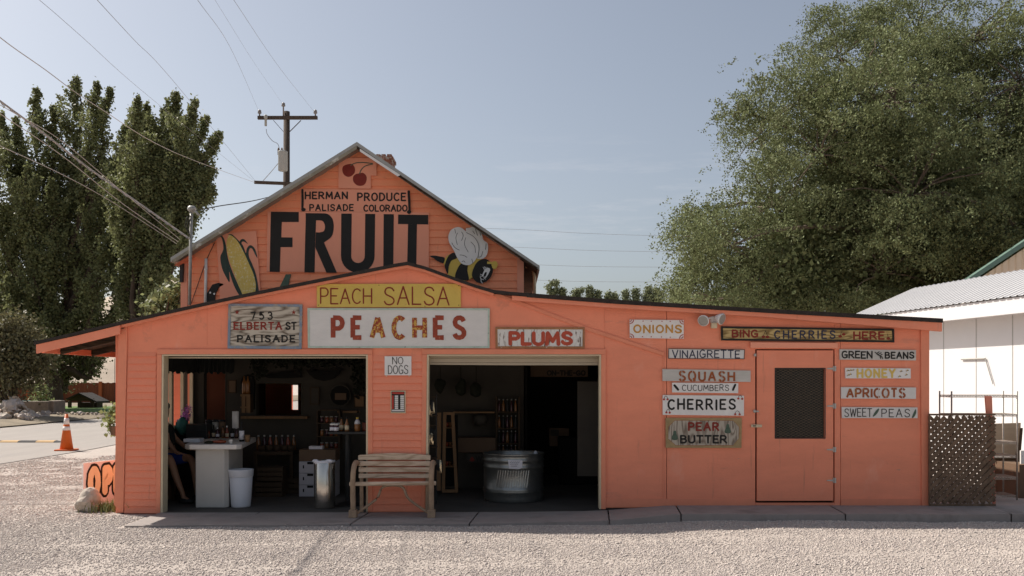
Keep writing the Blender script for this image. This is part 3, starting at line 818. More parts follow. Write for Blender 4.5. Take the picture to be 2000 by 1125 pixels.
mb = MB(); wp([(1464, 668.5), (1634, 670), (1634, 680.5), (1464, 680)], W - .05, W - .005); mb.build('door_head', 'coral_panel', shop, bevel=.004)
mb = MB(); mb.pxbox(1475.3, 1629.7, 982, 990, W, W - .002, W + .09); mb.build('door_sill', 'coral_dark', shop)
mb = MB(); mb.pxbox(1475, 1630, 682, 990, W, W + .101, W + .12); mb.build('door_gap_shade', 'indark', shop)  # near-black sheet added so the gaps round the door look shaded

# side and back walls, interior lining
mb = MB()
xL = -5.42
yw0, yw1, zw0, zw1 = 13.95, 15.40, 1.02, 1.95
for (a, b, c, e) in ((12.6, yw0, -.06, 2.5), (yw1, 15.5, -.06, 2.5), (yw0, yw1, -.06, zw0), (yw0, yw1, zw1, 2.5)):
    mb.box(xL, xL + .07, a, b, c, e)
mb.build('side_wall', 'coral', shop)
mb = MB(); mb.box(5.56, 5.645, 12.6, 18.4, -.06, 2.36); mb.build('side_wall', 'coral', shop)
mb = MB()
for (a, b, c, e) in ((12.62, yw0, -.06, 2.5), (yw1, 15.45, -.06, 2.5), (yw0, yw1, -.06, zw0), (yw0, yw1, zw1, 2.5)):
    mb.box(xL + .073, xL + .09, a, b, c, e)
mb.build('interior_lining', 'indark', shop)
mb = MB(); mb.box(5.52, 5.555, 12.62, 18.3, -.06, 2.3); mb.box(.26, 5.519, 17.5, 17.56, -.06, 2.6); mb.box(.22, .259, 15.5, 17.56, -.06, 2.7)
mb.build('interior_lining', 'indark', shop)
win = MB()
for y in (yw0, yw0 + .46, yw0 + .50, yw0 + .97, yw1 - .05): win.box(xL + .05, xL + .10, y, y + .045, zw0, zw1)
win.box(xL + .05, xL + .11, yw0, yw1, zw0 - .05, zw0)
win.build('window_frame', 'cream', shop)
mb = MB(); mb.box(UX(1128, 13.6), UX(1168, 13.6), 13.6, 13.66, UZ(930, 13.6), UZ(745, 13.6)); mb.build('partition', 'inwall', shop)

# ================================================================== THE HOUSE BEHIND
HY = 15.5
house = thing('gable_house', (UX(688, HY), HY, -0.08), 'tall coral clapboard house with steep gable rising behind the fruit stand', 'house')
def gx0(y): return 354.0 if y > 504 else 354 + (504 - y) * (697 - 354) / (504 - 288)
def gx1(y): return 1023.0 if y > 506 else 1023 - (506 - y) * (1023 - 697) / (506 - 288)
mb = MB()
wh = (500, 590, 748, 812); wl = (398, 442, 722, 838)
mb.pxprism([(354, 690), (354, 504), (697, 288), (1023, 506), (1023, 690)], HY, HY, HY + .12)
B = 1005
for x0, x1, y0, y1 in ((354, wl[0], 690, B), (wl[1], wh[0], 690, B), (wh[1], 1023, 690, B), (wl[0], wl[1], 690, wl[2]), (wl[0], wl[1], wl[3], B), (wh[0], wh[1], 690, wh[2]), (wh[0], wh[1], wh[3], B)):
    mb.pxbox(x0, x1, y0, y1, HY, HY + .002, HY + .12)
hx0, hx1 = UX(354, HY), UX(1023, HY)
mb.box(hx0, hx0 + .1, HY + .121, 20.4, -.08, UZ(504, HY)); mb.box(hx1 - .1, hx1, HY + .121, 20.4, -.08, UZ(506, HY))
sl = (UX(572, 20.5), UX(584, 20.5), UZ(800, 20.5), UZ(752, 20.5))
mb.box(hx0, sl[0], 20.4, 20.5, -.08, 3.8); mb.box(sl[1], hx1, 20.4, 20.5, -.08, 3.8)
mb.box(sl[0], sl[1], 20.4, 20.5, -.08, sl[2]); mb.box(sl[0], sl[1], 20.4, 20.5, sl[3], 3.8)
mb.prism([(hx0, 3.801), (hx1, 3.801), (UX(697, HY), UZ(288, HY))], 20.4, 20.5)
mb.build('wall', 'coral_house', house)
mb = MB()      # lining of the shop's back wall, coloured dark for shade, and of the room beyond the opening
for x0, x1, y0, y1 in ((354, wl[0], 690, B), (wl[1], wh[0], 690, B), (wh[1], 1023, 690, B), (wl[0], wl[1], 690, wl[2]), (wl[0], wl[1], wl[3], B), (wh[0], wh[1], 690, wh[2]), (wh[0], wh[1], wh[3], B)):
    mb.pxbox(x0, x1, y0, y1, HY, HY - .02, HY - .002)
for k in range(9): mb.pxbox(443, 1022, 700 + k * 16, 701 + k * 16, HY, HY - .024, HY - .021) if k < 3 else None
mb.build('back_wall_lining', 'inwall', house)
for (x0, x1, y0, y1) in (wh, wl):
    mb = MB(); e = 1.2
    mb.pxbox(x0 - e, x0 + e, y0 + e, y1 - e, HY, HY - .03, HY + .125); mb.pxbox(x1 - e, x1 + e, y0 + e, y1 - e, HY, HY - .03, HY + .125)
    mb.pxbox(x0 - e, x1 + e, y0 - e, y0 + e, HY, HY - .03, HY + .125); mb.pxbox(x0 - e, x1 + e, y1 - e, y1 + e, HY, HY - .03, HY + .125)
    mb.build('window_frame', 'inwall', house)
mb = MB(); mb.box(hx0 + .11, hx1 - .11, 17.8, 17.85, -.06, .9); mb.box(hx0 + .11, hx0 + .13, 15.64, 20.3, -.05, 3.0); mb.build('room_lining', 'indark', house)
mb = MB(); mb.box(UX(396, 16.3), UX(446, 16.3), 16.3, 16.33, .6, 2.3); mb.build('room_panel', 'coral', house)
# clapboards
claps(lambda y: gx0(y) + 2, lambda y: gx1(y) - 2, 292, 606, 14.2, 'clapboard', house, 'coral_house', HY, .022)
for x in (gx0(600), 1010):
    mb = MB(); mb.pxprism([(x, 518), (x + 13, 510), (x + 13, 606), (x, 606)] if x < 700 else [(x, 500), (x + 13, 508), (x + 13, 606), (x, 606)], HY, HY - .03, HY - .016)
    mb.build('corner_board', 'coral_panel', house)
# roof
mb = MB(); YF = 15.18
lt, ap, rt = (333, 503), (697, 277), (1054, 519)
def slope(a, b, th):
    p, q = (UX(a[0], YF), UZ(a[1], YF)), (UX(b[0], YF), UZ(b[1], YF))
    mb.prism([p, q, (q[0], q[1] - th), (p[0], p[1] - th)], YF, 20.8)
slope(lt, (696.97, 277), .075); slope((697.03, 277), rt, .075)
r = mb.build('roof', 'greymetal', house)
mb = MB()
mb.pxprism([(336, 508), (697, 284), (697, 291), (338, 514)], YF, YF - .006, YF + .03); mb.build('rake_board', 'rake', house)
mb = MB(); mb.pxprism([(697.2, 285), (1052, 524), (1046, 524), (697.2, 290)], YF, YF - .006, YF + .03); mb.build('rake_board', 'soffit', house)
mb = MB(); mb.pxprism([(703, 290.5), (782, 342), (777, 345), (703, 296)], YF, YF - .012, YF - .007); mb.build('bare_trim', 'white', house)
mb = MB()
mb.add([U(340, 518, YF + .03), U(372, 497, YF + .03), U(372, 497, YF + .03) + Vector((0, 5.4, 0)), U(340, 518, YF + .03) + Vector((0, 5.4, 0))], [(0,1,2,3)])
mb.build('eave_soffit', 'coral', house)
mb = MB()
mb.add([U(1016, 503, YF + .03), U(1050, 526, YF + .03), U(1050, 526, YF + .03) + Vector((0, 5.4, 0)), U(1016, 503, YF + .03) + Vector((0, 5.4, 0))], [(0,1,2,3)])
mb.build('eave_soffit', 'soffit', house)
mb = MB(); yc = 17.8
mb.box(UX(735, yc), UX(766, yc), yc, yc + .45, UZ(345, yc), UZ(312, yc)); mb.box(UX(733, yc), UX(768, yc), yc - .03, yc + .48, UZ(312, yc), UZ(306, yc))
for a, b in ((735, 743), (745, 753), (756, 765)): mb.box(UX(a, yc), UX(b, yc), yc - .02, yc + .2, UZ(306, yc), UZ(301.5, yc))
mb.build('chimney', 'brick', house)
mb = MB(); mb.tube([U(1026, 521, 15.9), U(1032, 520, 15.9), U(1039, 524, 15.9), U(1043, 532, 15.9), U(1044, 545, 15.9), U(1044, 578, 15.9)], .028, 10); mb.build('gutter_pipe', 'cream', house, smooth=True)
mb = MB(); mb.pxprism([(355.5, 497), (363, 492), (360, 552), (354.5, 552)], HY, HY - .10, HY - .035); mb.build('downspout', 'wire', house)
# left wing of the house under the porch roof, seen through the shop's side window
mb = MB()
mb.box(-6.75, -5.6, 16.2, 16.3, -.08, 2.05)
mb.build('wing_wall', 'coral', house)
mb = MB()
for k in range(17): mb.box(-6.74, -5.61, 16.186, 16.199, -.06 + k*.12, -.06 + k*.12 + .112)
mb.build('clapboard', 'coral', house)

# pipes and cables on the gable
m = thing('service_mast', U(372, 590, HY - .1), 'grey electric service mast with rounded weatherhead at the left eave of the house', 'mast')
ym = 15.1
mb = MB(); mb.tube([U(370, 596, ym), U(372, 500, ym), U(374, 415, ym)], .026, 12); mb.build('pipe', 'greymetal', m, smooth=True)
mb = MB(); mb.blob(U(375, 408, ym), .075, .07, .06, .05, 2, 2); mb.tube([U(375, 412, ym), U(382, 413, ym - .03), U(388, 420, ym - .06)], .02, 8); mb.build('weatherhead', 'greymetal', m, smooth=True)
mb = MB()
for s in (-1, 0, 1): mb.tube([U(374, 418, ym), U(368 + s*3, 428 + s*3, ym - .06), U(365 + s*4, 445 + s*4, ym - .05), U(371, 462 + s*3, ym - .03)], .007, 6)
mb.build('service_drop', 'wire', m)
mb = MB(); mb.tube([U(401, 592, HY - .05), U(402.5, 505, HY - .05)], .024, 10); mb.tube([U(402, 528, HY - .05), U(402, 524, HY - .05)], .03, 10)
tag(mb.build('vent_pipe', 'white', smooth=True), 'thin white pipe standing against the left side of the gable', 'pipe')
mb = MB(); mb.tube([U(373, 594, HY - .04), U(403, 508, HY - .04), U(419, 474, HY - .035), U(402, 471, HY - .035)], .006, 6)
tag(mb.build('slack_wire', 'wire'), 'slack black wire slanting across the clapboards beside the white pipe', 'wire')

# ================================================================== SIGNS ON THE HOUSE
HS = HY - .042
def hboard(name, pts, label, mat='coral_panel', d=0.0):
    mb = MB(); mb.pxprism(pts, HY, HS - d, HS + .024 - d)
    return tag(mb.build(name, mat), label, 'sign')
PF = HS - .004
def at(d=0.0): return plane(PF - d)
# the depth of the board is what counts: paint lies 4 mm in front of it
def paint(parent, name, mat, fn, d=0.0):
    mb = MB(); fn(mb, plane(PF - d)); return mb.build(name, mat, parent)

fb = hboard('fruit_sign', [(524, 414), (838, 416), (838, 533), (522, 531)], 'big FRUIT sign in heavy black block letters across the gable')
def fruit(mb, T):
    def g(pts, k=0): mb.add([T(x, y, k*.0005) for x, y in pts], [tuple(range(len(pts)))])
    g([(529,413.6),(583.5,414),(583.5,433.6),(550.4,433.6),(549.4,463.5),(571.3,463.8),(571.3,482.7),(548,482.7),(546.5,531.3),(526.5,531)])
    bo = [tuple(p)[:2] for p in catmull([(625,416.5,0),(640,418,0),(649.5,428,0),(651.8,444,0),(647.5,462,0),(632,474,0)], 5)]
    bi = [tuple(p)[:2] for p in catmull([(624,430.4,0),(631,432.5,0),(634.7,442,0),(632.5,451,0),(624,453.9,0)], 4)]
    g([(597,416.3)] + bo + [(615.8,482.5)] + [(617,453.9)] + bi[::-1] + [(617.2,430.4), (597, 430.4)], 0)
    g([(597,430.3),(617.3,430.3),(615.4,482.6),(614.4,532.4),(594.5,532)], 1)
    g([(615.6,482.5),(632.5,473),(658.2,533),(637.9,533)], 2)
    g([(666.5,417),(687,417.2),(686,500),(666,500)]); g([(713.4,417.6),(732.8,417.8),(731.6,500),(712.4,500)])
    g([(666,499.5),(686,499.5)] + [(699.2 + 13.3*math.cos(R(a)), 500 + 13.6*math.sin(R(a))) for a in range(180, -1, -15)][1:-1] + [(712.4,499.5),(731.6,499.5)] + [(698.8 + 32.8*math.cos(R(a)), 500 + 32.5*math.sin(R(a))) for a in range(0, 181, 12)][1:-1], 1)
    g([(749.4,418.2),(769.2,418.4),(768,532.5),(748.6,532.5)])
    g([(777.6,419),(836.6,419.8),(836.4,438.4),(777.4,437.6)]); g([(797,437.9),(814.4,438.1),(812.8,532.6),(795,532.6)])
paint(fb, 'lettering', 'black', fruit)
hb = hboard('produce_sign', [(588, 370), (800, 372), (801, 416), (588, 413.4)], 'HERMAN PRODUCE PALISADE COLORADO board above the FRUIT lettering')
for w_ in (('HERMAN', 595, 679.6, 374, 389.4, 3.0, .34), ('PRODUCE', 697.4, 793.4, 376, 393, 3.0, .34), ('PALISADE', 604, 691, 398.4, 412.4, 2.6, .36), ('COLORADO', 709.6, 796, 399.6, 413.6, 2.6, .3)):
    paint(hb, 'lettering', 'black', lambda mb, T: text(mb, *w_[:6], T, w_[6]))
paint(hb, 'painted_hook', 'black', lambda mb, T: (ribbon(mb, [(590.5, 371), (591, 390), (590.6, 408)], 4.4, T, 0), spot(mb, 592.6, 409.5, 4.4, 3.6, T, 1)), .003)
paint(hb, 'painted_hook', 'black', lambda mb, T: (ribbon(mb, [(798, 374), (799.3, 392), (800, 412)], 4.6, T, 0), spot(mb, 799, 414, 4.2, 4, T, 1)), .003)
cb = hboard('cherry_board', [(662, 309), (736, 309.6), (736, 344), (725, 344), (725, 369.6), (662, 368.8)], 'small board painted with a pair of dark red cherries under the ridge')
def cherries(mb, T):
    shape(mb, [(681,320.4),(688,321),(693,328),(692.6,337),(686,344),(678,345),(671,340),(668.6,331),(671,324)], T)
    shape(mb, [(702,338.6),(709,337.6),(715,343),(716,351),(712,360),(704,363),(696,361),(690,354),(690,345),(695,340)], T)
paint(cb, 'painted_cherry', 'red', cherries)
def stems(mb, T):
    ribbon(mb, [p[:2] for p in catmull([(685,323,0),(694,318.6,0),(708,317.3,0),(727.5,319.4,0)], 6)], 1.8, T, 2)
    ribbon(mb, [p[:2] for p in catmull([(702.3,339.5,0),(706,331,0),(714,324,0),(727.5,320.4,0)], 6)], 1.8, T, 3)
paint(cb, 'painted_stem', 'leafgreen', stems, .002)
def C(pts): return [(330 + x/5.113, 400 + y/5.113) for x, y in pts]
co = hboard('corn_sign', C([(478,298),(878,264),(922,905),(735,960),(515,985),(512,780)]), 'board painted with a yellow ear of corn in green husk on the gable')
paint(co, 'painted_corn', 'corn', lambda mb, T: shape(mb, C([(600,300),(576,370),(577,440),(598,540),(625,620),(668,735),(740,905),(800,905),(862,880),(872,800),(850,700),(815,600),(770,490),(705,375),(640,308)]), T))
def husk(mb, T):
    shape(mb, C([(497,308),(520,304),(548,335),(566,390),(574,440),(586,520),(612,610),(655,720),(738,908),(705,905),(655,820),(618,720),(602,668),(604,772),(570,720),(540,660),(520,590),(513,520),(530,478),(543,440),(538,375),(522,325)]), T, 1)
    shape(mb, C([(590,298),(625,294),(660,322),(700,362),(735,400),(756,450),(768,482),(778,438),(800,408),(828,408),(860,445),(884,528),(862,500),(832,440),(808,436),(796,470),(800,520),(826,580),(858,660),(876,730),(888,800),(896,875),(864,880),(868,800),(846,700),(800,590),(750,480),(690,370),(630,310)]), T, 2)
    shape(mb, C([(708,372),(722,345),(752,345),(786,388),(750,368),(728,372),(722,392)]), T, 3)
paint(co, 'painted_husk', 'husk', husk)
chb = hboard('chili_board', C([(368,1010),(380,900),(440,800),(500,781),(555,793),(545,806),(500,830),(472,890),(462,1000)]), 'black curved cutout with two white dots poking above the shop roof', 'black')
paint(chb, 'painted_dot', 'white', lambda mb, T: (spot(mb, *C([(412,877)])[0], 1.9, 1.9, T), spot(mb, *C([(452,889)])[0], 1.9, 1.9, T)))
gb = MB(); gb.pxprism([(559, 536), (569, 536), (562, 566), (540, 575), (552, 551)], HY, HS + .01, HS + .03)
tag(gb.build('painted_cutout', 'leafgreen'), 'dark green stem shaped cutout below the letter F', 'sign')
def Bq(pts): return [(840 + x/8.0375, 430 + y/8.0375) for x, y in pts]
def cut(pts): return [p[:2] for p in (tuple(v) for v in catmull([(a, b, 0) for a, b in Bq(pts)], 4, True))]
bee = tag(MB().pxprism(cut([(220,680),(225,640),(260,580),(330,535),(420,530),(600,560),(780,600),(800,640),(720,800),(670,900),(625,930),(570,955),(390,960),(280,850),(235,740)]), HY, HS - .02, HS + .02).build('bee_sign', 'beeyellow'),
          'cutout of a striped bumblebee with white wings on the right of the gable', 'sign')
def beep(name, mat, parts, d=0.0, smooth=True):
    mb = MB()
    for k, p in enumerate(parts): mb.pxprism([q for q in cut(p)] if smooth else Bq(p), HY, HS - .024 - d, HS - .021 - d)
    return mb.build(name, mat, bee)
beep('stinger', 'black', [[(0,575),(60,563),(140,575),(232,600),(215,682),(170,672),(110,645),(60,605)]])
beep('body_stripe', 'black', [[(330,535),(390,522),(425,600),(340,645),(300,725),(282,850),(235,745),(240,690),(280,590)]])
beep('body_stripe', 'black', [[(490,690),(590,705),(588,800),(612,935),(570,955),(480,935),(398,905),(420,800)]])
beep('wing', 'white', [[(565,180),(620,130),(700,112),(770,140),(810,220),(840,320),(900,370),(912,450),(890,560),(830,612),(770,612),(730,580)]], .004)
beep('wing', 'white', [[(300,230),(340,160),(430,120),(500,135),(570,190),(680,260),(750,350),(770,450),(740,590),(660,690),(590,715),(500,690),(430,600),(380,490),(310,370),(292,290)]], .010)
hd = beep('head', 'black', [[(660,850),(700,730),(760,650),(850,618),(920,640),(975,720),(990,790),(960,890),(900,960),(820,995),(740,980),(680,920)]], .008)
beep('antenna', 'beeyellow', [[(898,660),(968,660),(968,697),(898,697)], [(970,670),(1000,652),(1040,655),(1064,690),(1060,725),(1040,770),(1010,780),(980,760),(966,715)]], .013, False)
mb = MB(); T = plane(HS - .024 - .016)
shape(mb, Bq([(818,870),(850,790),(890,755),(930,752),(942,785),(918,840),(890,885),(870,905),(840,890)]), T)
for a, b in (((790,848),(830,868)), ((785,878),(828,880)), ((832,738),(858,790)), ((852,730),(868,782)), ((872,736),(880,775)), ((895,742),(890,775))): ribbon(mb, Bq([a, b]), 1.0, T, 1)
ribbon(mb, Bq([(788,895),(800,925),(800,960),(822,990)]), 1.3, T, 2); ribbon(mb, Bq([(798,922),(840,935)]), 1.0, T, 3); ribbon(mb, Bq([(842,905),(872,925)]), 1.2, T, 2)
mb.build('painted_eye', 'white', bee)
mb = MB(); shape(mb, Bq([(838,885),(850,840),(872,815),(888,820),(885,850),(868,885)]), plane(HS - .043)); mb.build('pupil', 'black', bee)
mb = MB(); T = plane(HS - .024 - .0125)
for q in ([(388,140),(400,205)], [(430,200),(405,280),(428,385)], [(495,185),(520,240),(495,320)], [(560,275),(540,380),(598,500)], [(640,340),(700,410),(712,510)], [(340,355),(390,430),(460,470)], [(465,545),(530,555),(580,585)], [(655,610),(672,675)], [(500,650),(530,640),(550,662)], [(570,195),(690,265),(765,400),(755,570)], [(745,580),(800,570),(828,490)], [(670,170),(700,215)], [(710,140),(745,240)], [(775,150),(795,240)], [(880,370),(870,460)]):
    ribbon(mb, [p[:2] for p in catmull([(a, b, 0) for a, b in Bq(q)], 4)], 0.9, T, 0)
mb.build('wing_vein', 'black', bee)

# ================================================================== SIGNS ON THE SHOP FRONT
def sgn(name, quad, mat, label, lab_items, ink, d=.03, th=.022, frame=None, fmat=None, fw=0, lname='lettering', **kw):
    """board at depth W-d; optional raised frame of fw pixels"""
    Y = W - d
    o = board(name, quad, Y, mat, label, th)
    if frame:
        (x0, y0), (x1, y1), (x2, y2), (x3, y3) = quad
        inn = [(x0+fw, y0+fw), (x1-fw, y1+fw), (x2-fw, y2-fw), (x3+fw, y3-fw)]
        mb = MB(); q = list(quad)
        for i in range(4):
            j = (i+1) % 4
            mb.pxprism([q[i], q[j], inn[j], inn[i]], Y, Y - .008, Y - .0005)
        mb.build(frame, fmat, o)
    if lab_items: letters(o, ink, lab_items, Y - .003, lname, **kw)
    return o
SPLIT = {'painted_border', 'painted_bee_wing', 'painted_bee', 'painted_pea_pod', 'painted_stem', 'card_clip', 'painted_cherry', 'nail', 'painted_cucumber', 'painted_star', 'stencil_gap', 'card_row'}
def art(o, name, mat, fn, d=.03, lift=.004):
    mb = MB(); fn(mb, plane(W - d - lift))
    if name not in SPLIT: return mb.build(name, mat, o)
    parts = []                                     # every painted mark that stands by itself is a part of its own
    for f in mb.f:
        fs = set(f)
        for p in parts:
            if p[0] & fs: p[0] |= fs; p[1].append(f); break
        else: parts.append([fs, [f]])
    for vs, fs in parts:
        ids = sorted(vs); mp_ = {v: i for i, v in enumerate(ids)}
        m2 = MB(); m2.add([mb.v[i] for i in ids], [tuple(mp_[i] for i in f) for f in fs]); m2.build(name, mat, o)

s = sgn('peach_salsa_sign', [(618.7,554.6),(900,554.2),(900,600),(618.9,600)], 'yellow', 'yellow PEACH SALSA board with thin dark red lettering, top sign under the ridge',
    [('PEACH', 625, 727, 562.5, 594, 2.6, dict(gap=.22, jit=.03)), ('SALSA', 749, 878, 559.5, 596.5, 2.8, dict(gap=.22, jit=.03))], 'red')
art(s, 'nail', 'darkmetal', lambda mb, T: [spot(mb, x, y, .9, .9, T) for x, y in ((622,558),(622,596),(896,558),(896,596),(740,557),(830,598))])
s = sgn('peaches_sign', [(600.6,601.8),(956.5,602.2),(956.2,680),(601.5,679.8)], 'offwhite', 'large white PEACHES board with pale green edge below the yellow board',
    [], None, frame='sign_frame', fmat='palegreen', fw=3.6, d=.034)
letters(s, 'rust', [('PEACHES', 646, 911, 616, 664, 9.2, dict(gap=.66, caps=False, only=(0, 1)))], W - .038)
letters(s, 'rust', [('PEACHES', 646, 911, 616, 664, 9.2, dict(gap=.66, caps=False, only=(5, 6)))], W - .038)
letters(s, 'rustmix', [('PEACHES', 646, 911, 616, 664, 9.2, dict(gap=.66, caps=False, only=(2, 3, 4)))], W - .038)
s = sgn('address_sign', [(446.3,593),(590.6,594.4),(589,681.6),(444.6,680.6)], 'address', 'carved grey wood address board reading 753 Elberta St Palisade with worn blue edge',
    [('753', 489, 532.5, 608.5, 624.5, 2.6, dict(gap=.6)), ('ST', 557, 579.6, 628.5, 644.6, 3, dict(gap=.3, serif=2.2)), ('PALISADE', 463, 577, 654, 669, 3, dict(gap=.42, serif=2.3))], 'black', frame='sign_frame', fmat='bluewood', fw=5)
letters(s, 'red', [('ELBERTA', 456, 551, 628.5, 644.4, 3, dict(gap=.38, serif=2.3))], W - .033)
def star(mb, x, y, r, T): mb.add([T(x + (r if i % 2 == 0 else r*.42)*math.sin(i*math.pi/5), y - (r if i % 2 == 0 else r*.42)*math.cos(i*math.pi/5)) for i in range(10)], [tuple(range(10))])
art(s, 'painted_star', 'red', lambda mb, T: (star(mb, 463, 610, 5, T), star(mb, 573.6, 610, 5, T)))
s = sgn('plums_sign', [(967.6,639),(1142,639.4),(1141.6,680.6),(968.2,680.2)], 'peeling', 'peeling white PLUMS board with brown frame over the right bay',
    [('PLUMS', 993, 1119.4, 647, 675.6, 7.2, dict(gap=.26, jit=.03))], 'plum', frame='sign_frame', fmat='brownframe', fw=4)
def quarter(mb, T, cx, cy, a0):
    for r, w, k in ((3.2, 1.6, 0), (7.4, 1.5, 1)): ribbon(mb, [(cx + r*math.cos(R(a0+i*9)), cy + r*math.sin(R(a0+i*9))) for i in range(11)], w, T, k, False)
s = sgn('onions_sign', [(1229.8,624.2),(1335.6,625.2),(1335.2,661.6),(1230.2,660)], 'white', 'small white ONIONS board with red corner arcs', [('ONIONS', 1236.8, 1332, 634, 651, 3.2, dict(gap=.34, jit=.03))], 'ochre')
art(s, 'painted_border', 'brightred', lambda mb, T: (quarter(mb, T, 1230, 624.6, 0), quarter(mb, T, 1335.2, 625.6, 90), quarter(mb, T, 1334.8, 661.2, 180), quarter(mb, T, 1230.4, 659.6, 270),
    [spot(mb, x, y, 1.1, 1.1, T) for x, y in ((1256,627.2),(1272,627.4),(1293,627.6),(1309,627.8),(1255,657.5),(1272,657.8),(1292,658.2),(1309,658.6))]))
sgn('vinaigrette_sign', [(1305.6,680.6),(1454.8,682.4),(1453.8,701.5),(1305.2,700.5)], 'offwhite', 'white VINAIGRETTE board, top board left of the door',
    [('VINAIGRETTE', 1312.5, 1445.6, 683.4, 699.6, 2.1, dict(gap=.28, jit=.05))], 'navy', frame='sign_edge', fmat='darkwood', fw=1)
s = sgn('squash_sign', [(1294,720.8),(1466,723.8),(1466,746),(1294.2,744)], 'greyboard', 'grey white SQUASH board with brown stencilled letters',
    [('SQUASH', 1325, 1436, 723.4, 745, 3.9, dict(gap=.42, caps=False, slope=.012))], 'stencil')
art(s, 'stencil_gap', 'greyboard', lambda mb, T: [ribbon(mb, [(x, 723.6), (x, 744.8)], 1.1, T, 0, False) for x in (1331.8, 1352.6, 1410)], lift=.0075)
s = sgn('cucumbers_sign', [(1312.8,747.4),(1442,748.4),(1441.8,768),(1313,766.4)], 'white', 'narrow white CUCUMBERS board with two dark green cucumbers',
    [('CUCUMBERS', 1332, 1424, 751.4, 763.6, 1.35, dict(gap=.3, jit=.05))], 'black')
art(s, 'painted_cucumber', 'black', lambda mb, T: (ribbon(mb, [(1317.4,752.6),(1321,757),(1324.4,761)], 4.4, T), ribbon(mb, [(1431.6,761.4),(1434,756),(1436,751.6)], 4.0, T)))
s = sgn('cherries_sign', [(1294.4,771.6),(1453.2,772.8),(1453,812),(1294.5,810.2)], 'white', 'white CHERRIES board with painted cherries in its corners',
    [('CHERRIES', 1303.6, 1437.4, 779, 801, 3.7, dict(gap=.42, jit=.04))], 'black')
cp = ((1297,780,1304,780), (1442,778.4,1449.6,779), (1301.6,805.6,1308,806), (1436,809,1444.6,809.2))
art(s, 'painted_cherry', 'brightred', lambda mb, T: [(spot(mb, a, b, 2.2, 2, T), spot(mb, c, e, 2.2, 2, T)) for a, b, c, e in cp])
art(s, 'painted_stem', 'black', lambda mb, T: [ribbon(mb, [(a, b-2), (a+1.6, b-5.4), ((a+c)/2, b-6.8), (c-1.2, e-5), (c, e-2)], .8, T, 1) for a, b, c, e in cp])
s = sgn('pear_butter_sign', [(1300.2,816.2),(1449,816.6),(1448,874.8),(1300.6,874.6)], 'pearframe', 'carved PEAR BUTTER board with grey octagon and green pears left of the door', [], None)
oc = [(1318,821),(1432,821.4),(1444,834),(1443.4,856),(1432,870),(1320,870),(1305,857),(1305,834)]
art(s, 'carved_panel', 'pearwood', lambda mb, T: mb.add([T(x, y) for x, y in oc], [tuple(range(8))]), lift=.002)
art(s, 'carved_line', 'brownframe', lambda mb, T: ribbon(mb, oc + oc[:1], 1.0, T), lift=.003)
letters(s, 'red', [('PEAR', 1343.6, 1405, 824.4, 842, 3.6, dict(gap=.36))], W - .036)
letters(s, 'black', [('BUTTER', 1328, 1420.4, 849.4, 866.4, 3.5, dict(gap=.3))], W - .036)
for x, y in ((1318, 850), (1421.6, 837)):
    art(s, 'painted_pear', 'leafgreen', lambda mb, T: shape(mb, [(x-2.4,y-8),(x+2.2,y-8),(x+3.2,y-2),(x+6,y+5),(x+4,y+9),(x-4,y+9),(x-6.4,y+5),(x-3.4,y-2)], T, 0), lift=.005)
s = sgn('green_beans_sign', [(1639.8,682.2),(1789.2,683.6),(1789,704),(1640.2,702.4)], 'greyboard', 'GREEN BEANS board with black letters, top board right of the door',
    [('GREEN', 1643.5, 1704.4, 685.4, 700.6, 2.8, dict(gap=.26, jit=.04)), ('BEANS', 1728, 1786, 687, 701, 2.8, dict(gap=.3, jit=.04))], 'black')
art(s, 'painted_leaf', 'black', lambda mb, T: [ribbon(mb, q, 1.7, T, k) for k, q in enumerate(([(1709,688),(1718,695),(1723,697)], [(1712,691),(1717,687)], [(1714,693),(1721,689)], [(1718,695),(1723,692)], [(1719,696),(1720,700)], [(1722,697),(1724,700.4)]))])
s = sgn('honey_sign', [(1651,718.4),(1778.6,719.6),(1779,739.2),(1651.4,739)], 'white', 'short white HONEY board with pale yellow letters and tiny bees',
    [('HONEY', 1673, 1749.4, 719.8, 738.4, 3.9, dict(gap=.4))], 'honeyp')
bs = ((1656,724),(1661,723.4),(1666,723),(1657,733),(1661,731.4),(1760,725.4),(1772,724),(1757,735.4),(1770,732.4))
art(s, 'painted_bee', 'black', lambda mb, T: [ribbon(mb, [(x-2.2, y+.6), (x+2.2, y-.6)], 1.3, T) for x, y in bs])
art(s, 'painted_bee_wing', 'honeyp', lambda mb, T: [ribbon(mb, [(x-.8, y+.4), (x+.4, y-2.4)], 1.2, T, 1) for x, y in bs], lift=.005)
s = sgn('apricots_sign', [(1643,756),(1789.2,756.8),(1789,779),(1643.2,778.4)], 'offwhite', 'white APRICOTS board with brown stencilled letters cut off at top',
    [('APRICOTS', 1652.4, 1769, 757.4, 778, 3.8, dict(gap=.3, caps=False))], 'stencil')
art(s, 'stencil_gap', 'offwhite', lambda mb, T: [ribbon(mb, [(x, 757.6), (x, 777.8)], 1.0, T, 0, False) for x in (1716, 1730.4, 1762.5)], lift=.0075)
s = sgn('sweet_peas_sign', [(1644.2,795),(1792,795.8),(1792.2,816.8),(1645,816.6)], 'offwhite', 'white SWEET PEAS board with thin black letters, lowest board right of the door',
    [('SWEET', 1649, 1703.4, 798, 814.6, 1.6, dict(gap=.26, jit=.05)), ('PEAS', 1721.6, 1777.6, 798, 815, 1.6, dict(gap=.34, jit=.05))], 'black')
def pod(mb, T):
    shape(mb, [(1704.6,813.4),(1708,806),(1713,800),(1717,797.8),(1716,803),(1712,809),(1708,812.6)], T); shape(mb, [(1781,815.6),(1784,807),(1788.6,799),(1789.4,806),(1787,812),(1784,815.8)], T)
art(s, 'painted_pea_pod', 'leafgreen', pod)
